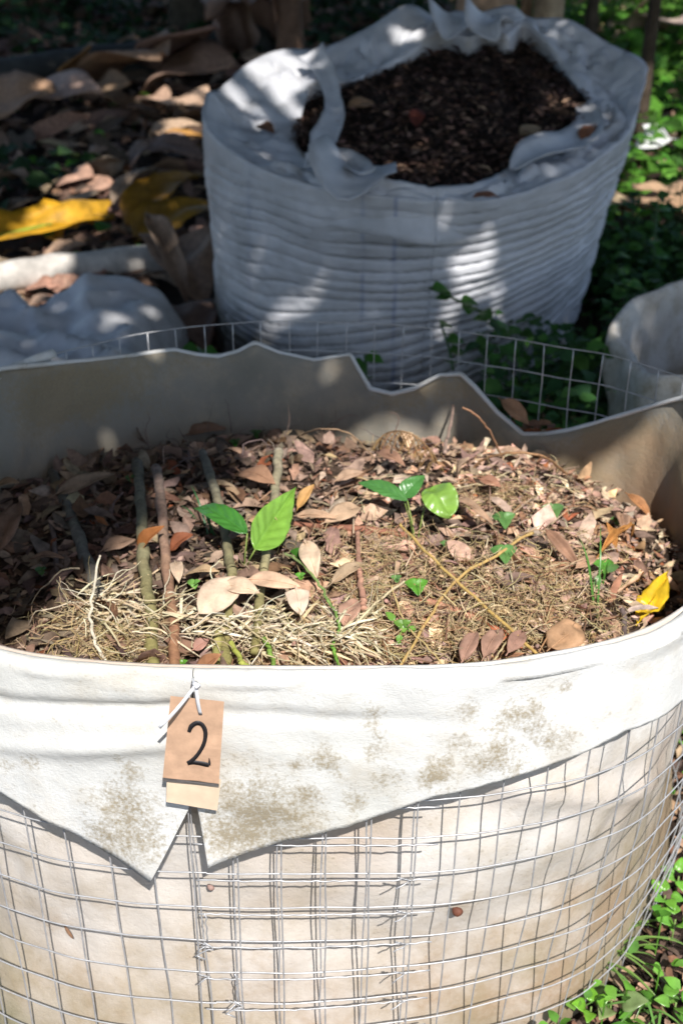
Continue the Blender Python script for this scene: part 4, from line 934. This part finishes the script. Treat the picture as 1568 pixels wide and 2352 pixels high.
# ================================================================= RIGHT SIDE
FOOT = [(wall(TOT*i/80, .004, 0).x, wall(TOT*i/80, .004, 0).y) for i in range(80)]
# second felt planter
p2 = empty('felt_planter', 'smaller empty weathered felt planter with a curled rim at the right edge', 'planter', (0, 0, 0))
C2 = Vector((1.10, 2.86, 0)); rows = []; da = []; ea = []; gr = []
for j in range(161):
    a = 2*pi*j/160; wv = .010*sin(7*a+1)+.003*sin(17*a+2)+.022*noise.noise(Vector((cos(a)*2, sin(a)*2, 0)))
    col = []
    hz = .405+.012*noise.noise(Vector((cos(a)*1.5, sin(a)*1.5, 4)))-.03*sm(-.2, -.9, sin(a)) - .085*math.exp(-((a-3.3)/.55)**2)
    foldk = math.exp(-((a-3.35)/.38)**2)
    for k in range(31):
        t = k/30; z = -.02+(hz+.02)*t; rr = .385+wv*(.4+t)+.015*noise.noise(Vector((cos(a)*5, sin(a)*5, z*6)))+.012*noise.noise(Vector((cos(a)*14, sin(a)*14, z*3)))
        col.append(Vector((C2.x+rr*cos(a), C2.y+.34/.385*rr*sin(a), z)))
    rr0 = .385+wv*1.4
    for k in range(1, 15):       # rim turned outwards and down, deepest at the left fold
        t = k/14; dep = (.045+.13*foldk); an = min(1, t*3)*pi
        rr = rr0+.012*(1-cos(an))+.03*foldk*t; z = hz+.012*sin(an)-dep*max(0, t-.2)/.8
        col.append(Vector((C2.x+rr*cos(a), C2.y+.34/.385*rr*sin(a), z)))
    rows.append(col)
    for k in range(len(col)): da.append(.25 if k < 30 else .35); ea.append(.15 if k > 12 else .5); gr.append(.15+.7*foldk*(k > 33)*.8)
mb = MB(); mb.grid(rows, (.5,)*3); mb.build('wall', 'felt_p2' if 'felt_p2' in M else 'felt', p2, solid=.004, attrs={'dirt': da, 'earth': ea, 'green': gr})
mb = MB(); mb.grid([[(C2.x+.37*k/8*cos(2*pi*j/40), C2.y+.325*k/8*sin(2*pi*j/40), .06+.01*nz((k, j, 0), .7)) for j in range(41)] for k in range(9)], (.5,)*3); mb.build('soil_fill', 'soil', p2)
# ground cover, shaded and sunlit
def cover(name, label, cat, region, n, size, pal_, hmax, seed, excl=None, shapes=('heart', 'lens'), ymin=None):
    mb = MB(); r = random.Random(seed); c = 0; t_ = 0
    x0, x1, y0, y1 = region
    while c < n and t_ < n*20:
        t_ += 1; x = r.uniform(x0, x1); y = r.uniform(y0, y1)
        if excl and excl(x, y): continue
        if nz((x, y, seed), 2.2) < r.uniform(-.5, .25): continue
        c += 1; h = hmax*(1.9 if seed == 41 and x > .75 and y > 2.9 else 1)*r.random()**1.2*(.5+.9*max(0, nz((x, y, 1+seed), 1.3)+.5)); L = r.uniform(*size); a = r.uniform(0, 6.3); z = gh(x, y)+h
        tl = r.uniform(-.6, .3); q = (x+cos(a)*L*cos(tl), y+sin(a)*L*cos(tl), z+L*sin(tl))
        leaf(mb, (x, y, z), q, L*r.uniform(.6, 1.0), Vector((r.gauss(0, .4), r.gauss(0, .4)-.15, 1)), .25, .1, .08, jit(r.choice(pal_), .25, r), 4, 2, r.choice(shapes), 0, x)
        if r.random() < .25: mb.tube([(x, y, gh(x, y)), (x, y, z)], .0016, 3, jit(pal_[0], .2, r), cap=False)
    o = mb.build(name, 'cover'); tag(o, label, cat, kind='stuff'); return o
def ex_r(x, y): return math.hypot(x-.27, y-3.93) < .62 or math.hypot((x-C2.x)/.43, (y-C2.y)/.39) < 1 or (y < 2.35 and math.hypot(x/.70, (y-1.6)/.62) < 1)
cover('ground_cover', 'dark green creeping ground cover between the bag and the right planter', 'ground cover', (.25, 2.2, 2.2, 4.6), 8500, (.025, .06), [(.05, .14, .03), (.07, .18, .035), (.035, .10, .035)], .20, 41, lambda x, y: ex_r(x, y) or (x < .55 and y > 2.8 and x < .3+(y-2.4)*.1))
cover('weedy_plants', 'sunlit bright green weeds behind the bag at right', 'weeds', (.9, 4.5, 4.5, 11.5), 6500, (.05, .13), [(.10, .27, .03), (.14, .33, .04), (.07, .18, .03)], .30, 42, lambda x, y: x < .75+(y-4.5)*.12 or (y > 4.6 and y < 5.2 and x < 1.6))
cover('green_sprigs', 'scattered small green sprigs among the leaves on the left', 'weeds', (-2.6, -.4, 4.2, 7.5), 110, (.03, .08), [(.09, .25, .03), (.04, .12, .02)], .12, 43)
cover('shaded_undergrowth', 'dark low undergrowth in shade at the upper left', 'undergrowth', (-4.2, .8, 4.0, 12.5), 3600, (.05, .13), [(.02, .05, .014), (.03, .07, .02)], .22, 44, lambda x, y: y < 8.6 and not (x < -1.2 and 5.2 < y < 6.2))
cover('near_weeds', 'small bright green weeds growing along the foot of the near planter', 'weeds', (.28, 1.2, .80, 1.85), 1000, (.012, .032), [(.13, .33, .04), (.18, .42, .06), (.10, .25, .04)], .06, 45, lambda x, y: inpoly(x, y, FOOT), ('heart', 'heart', 'lens'))
mb = MB(); r = random.Random(46)
for _ in range(4500):
    x = r.uniform(.2, 1.2); y = r.uniform(.8, 1.9); L = r.uniform(.008, .035); a = r.uniform(0, 6.3); z = gh(x, y)+r.uniform(0, .01)
    if inpoly(x, y, FOOT): continue
    leaf(mb, (x, y, z), (x+cos(a)*L, y+sin(a)*L, z+r.uniform(-.1, .4)*L), L*.45, Vector((r.gauss(0, .3), r.gauss(0, .3), 1)), .3, .1, .1, jit(r.choice([TAN, BRN, PINK, (.15, .1, .08)]), .2, r), 3, 2)
tag(mb.build('foot_litter', 'litter'), 'bits of brown leaf on the soil at the bottom right corner', 'leaf litter', kind='stuff')
def wgrass(label, c, n, L, col, seed, lean=(0, 0)):
    mb = MB(); r = random.Random(seed); c = Vector(c)
    for _ in range(n):
        a = r.uniform(0, 6.3); l_ = L*r.uniform(.5, 1.1); b0 = Vector((r.gauss(0, .012), r.gauss(0, .012), 0)); d = Vector((cos(a)+lean[0], sin(a)+lean[1], 0)); d = d.normalized()*l_
        pts = catmull([b0, b0+d*.4+Vector((0, 0, l_*.35)), b0+d*.85+Vector((0, 0, l_*.28)), b0+d*1.1+Vector((0, 0, l_*.08))], 4); sd = d.cross(Vector((0, 0, 1))).normalized()*.0022
        mb.grid([[p-sd*(1-(i/len(pts))**2), p+Vector((0, 0, -.0007)), p+sd*(1-(i/len(pts))**2)] for i, p in enumerate(pts)], jit(col, .15, r))
    o = mb.build('grass_tuft', 'green'); o.location = c; tag(o, label, 'grass tuft')
wgrass('spreading tuft of long grass blades at the planter foot, bottom right', P(1360, 2215, .0), 22, .13, (.20, .34, .08), 1, (.7, .1))
wgrass('small grass tuft below the spreading one at the bottom right corner', P(1500, 2310, .0), 12, .09, (.15, .30, .07), 2)
def broad(label, px, py, s, col, n, seed, h=.02):
    c = P(px, py, .0); E_ = empty('broad_leaved_weed', label, 'weed', tuple(c), 'broad leaved weeds by the planter foot'); r = random.Random(seed)
    for k in range(n):
        a = 2*pi*k/n+r.uniform(-.4, .4); b0 = Vector((.3*s*cos(a), .3*s*sin(a), h)); q = Vector((s*1.1*cos(a), s*1.1*sin(a), h+r.uniform(-.3, .5)*s)); mb = MB()
        leaf(mb, b0, q, s*r.uniform(.6, .85), Vector((0, -.3, 1)), .25, .1, .05, jit(col, .15, r), 8, 4, 'heart'); mb.build('leaf', 'green', E_, solid=.0003)
    mb = MB(); mb.tube([(0, 0, -.02), (0, 0, h)], .0015, 5, (.2, .3, .08)); mb.build('stalk', 'straw', E_)
broad('pale dusty broad leaf plant lying against the planter foot', 1400, 2320, .045, (.26, .36, .14), 3, 1)
broad('bright heart leaved weed at the bottom edge left of the dusty one', 1352, 2345, .028, (.20, .46, .04), 4, 2, .03)
broad('climbing bright green weed higher up the right frame edge', 1540, 2165, .032, (.20, .44, .06), 5, 3, .05)
broad('bright weed touching the cage where the wall curves away', 1515, 2120, .026, (.18, .42, .05), 5, 4, .06)
broad('round leaved green weed at the right frame edge middle', 1550, 2055, .028, (.20, .46, .06), 5, 5, .04)
broad('small light weed in the bottom right corner', 1545, 2335, .030, (.18, .42, .06), 4, 6, .03)
# tall thin plant stems in the shade by the bag
def climber(label, pts, seed):
    mb = MB(); r = random.Random(seed); C_ = catmull(pts, 6); o_ = C_[0].copy(); mb.tube([c-o_ for c in C_], .004, 5, (.05, .13, .03))
    for c in C_[2::3]:
        a = r.uniform(0, 6.3); leaf(mb, c-o_, c-o_+Vector((cos(a)*.05, sin(a)*.04, -.01)), .045, Vector((0, -.4, 1)), .2, .1, .05, jit((.06, .17, .03), .2, r), 6, 3, 'heart')
    o = mb.build('trailing_stem', 'green'); o.location = o_; tag(o, label, 'plant')
climber('thin green stem bending across the lower right of the bag', [U(1150, 760, 3.1), U(1120, 725, 3.12), U(1070, 700, 3.14), U(1030, 680, 3.15), U(985, 660, 3.16)][::1], 1)
climber('thin upright stem in front of the curled tan leaf at right', [U(1500, 600, 3.9), U(1503, 540, 4.0), U(1508, 470, 4.1)], 2)
climber('small dark sprig at the bag foot behind the cage', [U(1040, 850, 3.0), U(1030, 800, 3.05), U(1012, 745, 3.08)], 3)
climber('leafy sprig just above the torn dip of the planter rim', [U(840, 880, 2.7), U(840, 850, 2.75), U(838, 815, 2.8)], 4)
climber('bright sprig behind the peak of the back rim', [U(470, 830, 2.6), U(465, 812, 2.62), U(455, 800, 2.65)], 5)
# white scrap at right
ribbon('cloth_scrap', [P(1455, 335, .12), P(1490, 322, .16), P(1525, 312, .16), P(1550, 335, .08)], [.10, .16, .12, .05], m='whitecloth', parent=None)
o = bpy.data.objects['cloth_scrap']; tag(o, 'white cloth scrap lying on green weeds right of the bag', 'cloth scrap')

# ================================================================= TREES AND BACKGROUND
def trunk(label, px, d, wpx, col, h=4.5, lean=0, name='tree', seed=1, crown=True):
    r = random.Random(seed); x = (px-784)/F*(d*cos(PITCH)+1.0*sin(PITCH)); rad = wpx/F*d*1.05/2
    E_ = empty(name, label, 'tree', (x, d, 0)); mb = MB(); C_ = [Vector((lean*z+.03*nz((0, seed, z), 1), .03*nz((3, seed, z), 1), z)) for z in [i*h/20-.1 for i in range(21)]]
    rows = []
    for i, c in enumerate(C_):
        k = 1-.4*i/20+.5*math.exp(-i*.9); rows.append([c+Vector((cos(a), sin(a), 0))*rad*k*(1+.13*noise.noise(Vector((cos(a)*2, sin(a)*2, c.z*1.2+seed)))+.08*sin(a*5+seed)) for a in [2*pi*j/18 for j in range(18)]])
    mb.grid(rows, col, True); mb.build('trunk', 'bark', E_)
    if crown:
        mb = MB(); mb2 = MB()
        for k in range(5):
            a = r.uniform(0, 6.3); z0 = h*r.uniform(.6, .95); e = Vector((cos(a), sin(a), .5))*r.uniform(.8, 1.4); mb2.tube([C_[14]+Vector((0, 0, z0-C_[14].z)), C_[14]+Vector((0, 0, z0-C_[14].z))+e*.5+Vector((0, 0, .1)), C_[14]+Vector((0, 0, z0-C_[14].z))+e], [rad*.35, rad*.2, rad*.08], 6, col)
            for _ in range(130):
                p = C_[14]+Vector((0, 0, z0-C_[14].z))+e*r.uniform(.3, 1.1)+Vector((r.gauss(0, .3), r.gauss(0, .3), r.gauss(0, .25))); b_ = r.uniform(0, 6.3); L = r.uniform(.08, .16)
                leaf(mb, p, p+Vector((cos(b_), sin(b_), r.uniform(-.5, .3)))*L, L*.5, Vector((r.gauss(0, .5), r.gauss(0, .5), 1)), .2, .1, 0, jit((.06, .16, .025), .3, r), 2, 2)
        mb2.build('limbs', 'bark', E_); mb.build('crown', 'cover', E_)
    return E_
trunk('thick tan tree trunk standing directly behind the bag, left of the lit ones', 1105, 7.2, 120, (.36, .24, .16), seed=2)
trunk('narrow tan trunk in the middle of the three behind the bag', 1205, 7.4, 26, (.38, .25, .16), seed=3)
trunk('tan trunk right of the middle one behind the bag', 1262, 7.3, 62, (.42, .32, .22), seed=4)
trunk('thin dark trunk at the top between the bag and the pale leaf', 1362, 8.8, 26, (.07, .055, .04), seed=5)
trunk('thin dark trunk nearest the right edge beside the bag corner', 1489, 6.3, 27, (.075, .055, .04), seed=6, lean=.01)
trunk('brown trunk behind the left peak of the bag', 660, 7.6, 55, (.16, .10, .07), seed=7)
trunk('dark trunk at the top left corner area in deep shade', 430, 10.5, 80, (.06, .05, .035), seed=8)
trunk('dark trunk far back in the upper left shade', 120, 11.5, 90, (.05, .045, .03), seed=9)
mb = MB(); A_, B_ = P(-200, 215, .12), P(620, 95, .12); C_ = [A_+(B_-A_)*k/20 for k in range(21)]
mb.tube([c-A_+Vector((0, .03*nz((i*.4, 0, 0), 1), .02*nz((i*.5, 3, 0), 1))) for i, c in enumerate(C_)], .13, 14, (.055, .055, .05)); o = mb.build('fallen_log', 'log'); o.location = A_
tag(o, 'long dark log lying across the shaded ground at upper left', 'log')
def bush(label, c, rad, n, L, pal_, seed):
    r = random.Random(seed); c = Vector(c); E_ = empty('leafy_shrub', label, 'shrub', tuple(c)); mb = MB(); mb2 = MB()
    for k in range(8):
        a = r.uniform(0, 6.3); q = Vector((cos(a)*rad[0]*.6, sin(a)*rad[1]*.6, rad[2]*r.uniform(.6, 1.6))); mb2.tube([(0, 0, -.05), q*.5+Vector((0, 0, .1)), q], [.02, .012, .004], 5, (.12, .09, .06))
    for _ in range(n):
        d = Vector((r.gauss(0, 1), r.gauss(0, 1), r.gauss(0, 1))).normalized()*r.random()**.45; p = Vector((d.x*rad[0], d.y*rad[1], rad[2]*(.95+d.z)))
        if nz(p+c, 3.5, seed) < -.12: continue
        a = r.uniform(0, 6.3); l_ = r.uniform(*L); leaf(mb, p, p+Vector((cos(a), sin(a), r.uniform(-.6, .4)))*l_, l_*.5, Vector((r.gauss(0, .5), r.gauss(0, .5), 1)), .25, .1, .05, jit(r.choice(pal_), .3, r), 3, 2)
    mb2.build('stems', 'bark', E_); mb.build('foliage', 'cover', E_)
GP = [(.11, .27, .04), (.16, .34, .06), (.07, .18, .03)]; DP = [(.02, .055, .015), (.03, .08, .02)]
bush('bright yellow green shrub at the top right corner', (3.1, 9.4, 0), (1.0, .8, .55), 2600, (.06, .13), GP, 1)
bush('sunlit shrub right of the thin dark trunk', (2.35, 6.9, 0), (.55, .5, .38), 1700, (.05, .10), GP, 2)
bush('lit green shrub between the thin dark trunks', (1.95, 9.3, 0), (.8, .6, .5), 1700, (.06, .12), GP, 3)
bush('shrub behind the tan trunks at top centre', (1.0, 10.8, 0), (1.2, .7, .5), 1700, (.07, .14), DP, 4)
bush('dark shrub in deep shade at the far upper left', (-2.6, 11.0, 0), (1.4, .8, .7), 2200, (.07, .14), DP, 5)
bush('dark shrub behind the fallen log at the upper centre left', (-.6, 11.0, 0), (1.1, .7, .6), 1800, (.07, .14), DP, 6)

# ================================================================= THE TREE OVERHEAD (unseen; leaves culled to shape the dappled shade)
POLY = [(110, 1475), (210, 1400), (300, 1350), (400, 1285), (480, 1262), (545, 1190), (600, 1070), (680, 1015), (800, 1010), (1000, 1030), (1100, 1085), (1300, 1125), (1410, 1140), (1450, 1060), (1568, 1000), (1900, 960), (2600, 2600), (-900, 2600), (-600, 1760), (-100, 1640), (60, 1560)]
POLYR = [(1160, -600), (3000, -600), (3000, 560), (1470, 545), (1425, 420), (1500, 200), (1330, 70), (1160, 30)]
TUB = []
def tubec(p, r): TUB.append((p.copy(), r))
for (x, y, d, r_) in [(1035, 580, 3.26, .05), (1040, 625, 3.27, .055), (1080, 660, 3.28, .04), (1130, 690, 3.3, .04), (1135, 735, 3.33, .045), (905, 600, 3.24, .03), (838, 780, 3.33, .045), (668, 660, 3.36, .028), (645, 700, 3.38, .028), (1330, 600, 3.6, .035), (1045, 770, 3.32, .04),
                     (590, 160, 4.25, .09), (640, 170, 4.2, .08), (585, 215, 4.05, .08), (650, 205, 4.1, .07), (620, 245, 3.95, .07), (690, 275, 3.85, .05), (550, 190, 4.1, .07),
                     (1430, 740, 2.85, .045), (1470, 700, 2.95, .05), (1455, 830, 2.55, .05), (1500, 850, 2.5, .05), (1550, 720, 3.0, .03), (1440, 780, 2.7, .04), (1540, 880, 2.45, .05)]: tubec(U(x, y, d), r_*(.8 if y > 400 else 1))
for (x, y, r_) in [(40, 628, .085), (-40, 640, .10), (95, 622, .05), (60, 560, .10), (120, 530, .10), (180, 505, .09), (215, 480, .08), (20, 580, .08), (110, 480, .06), (150, 425, .07), (190, 415, .08), (240, 430, .07), (225, 395, .05), (300, 385, .03), (355, 232, .07), (400, 240, .08), (440, 250, .10), (430, 290, .06), (390, 310, .07), (455, 305, .05),
                   (210, 195, .04), (80, 175, .03), (60, 670, .05), (120, 665, .04), (420, 150, .03), (340, 600, .0), (255, 340, .03), (640, 20, .10), (1460, 480, .12), (1520, 500, .14), (1500, 440, .12), (1495, 330, .2), (1200, 30, .25), (1100, 15, .2)]:
    if r_ > 0: tubec(P(x, y, .06), r_)
TP = np.array([[t[0].x, t[0].y, t[0].z] for t in TUB]); TR = np.array([t[1] for t in TUB]); SDn = np.array(SD)
def lit(c):
    """does a leaf corner at c keep the sun off something that is sunlit in the photograph"""
    t = (c.z-.48)/-SD.z; q = c+SD*t
    if q.y < 2.10:
        x, y = proj(q)
        if inpoly(x, y, POLY): return True
        t = (c.z-.60)/-SD.z; q2 = c+SD*t; x, y = proj(q2)
        return x > 840 and 830 < y < 985 and q2.y > 1.8 and q2.y < 2.12 and False
    t = c.z/-SD.z; g_ = c+SD*t
    if inpoly(*proj(g_), POLYR) and g_.y > 3.0 and nz((g_.x, g_.y, 0), 1.6) < .22: return True
    d = TP-np.array(c); k = d@SDn; e = d-np.outer(k, SDn); return bool(np.any(np.einsum('ij,ij->i', e, e) < TR**2))
ot = empty('unseen_shade_tree', 'unseen leafy tree arching over the planters, crown gaps shaped for the dappled light', 'tree', (3.2, -3.5, 0))
O0 = Vector((3.2, -3.5, 0)); mb = MB(); mb2 = MB(); r = random.Random(77)
mb2.tube([Vector((0, 0, -.1)), Vector((-.05, .05, 1.2)), Vector((-.2, .2, 2.6)), Vector((-.6, .6, 3.9)), Vector((-1.3, 1.5, 4.8))], [.2, .16, .14, .12, .08], 12, (.12, .09, .07))
nl = 0
for _ in range(34000):
    gx = r.uniform(-4.2, 3.4); gy = r.uniform(1.2, 13.5); z = r.uniform(3.3, 4.8) if gy > 2.9 else r.uniform(2.7, 3.6)
    p = Vector((gx, gy, 0))-SD*(z/-SD.z)
    if p.y > 9.3: pass
    a = r.uniform(0, 6.3); L = r.uniform(.12, .26); d = Vector((cos(a), sin(a), r.uniform(-.3, .15)))*L; w_ = L*.32; sd = Vector((-sin(a), cos(a), 0))*w_
    if any(lit(q) for q in (p, p+d, p+d*.5+sd, p+d*.5-sd, p+d*.5)): continue
    leaf(mb, p-O0, p+d-O0, 2*w_, Vector((0, 0, 1)), .15, .05, 0, jit((.05, .13, .02), .2, r), 2, 2); nl += 1
for k in range(16):
    x = -4+k*.45; 
    e = Vector((x, r.uniform(1.5, 7.5), r.uniform(4.85, 5.2))); a0 = Vector((-1.3, 1.5, 4.8)); e -= O0; m_ = (a0+e)/2+Vector((r.gauss(0, .3), r.gauss(0, .3), .25))
    cc = catmull([a0, m_, e], 6)
    if any(lit(c+O0) for c in cc): continue
    mb2.tube(cc, [.06-.05*i/len(cc) for i in range(len(cc))], 6, (.12, .09, .07))
mb2.build('trunk', 'bark', ot); mb.build('crown', 'green', ot)
ot.location = O0
print('canopy leaves', nl)
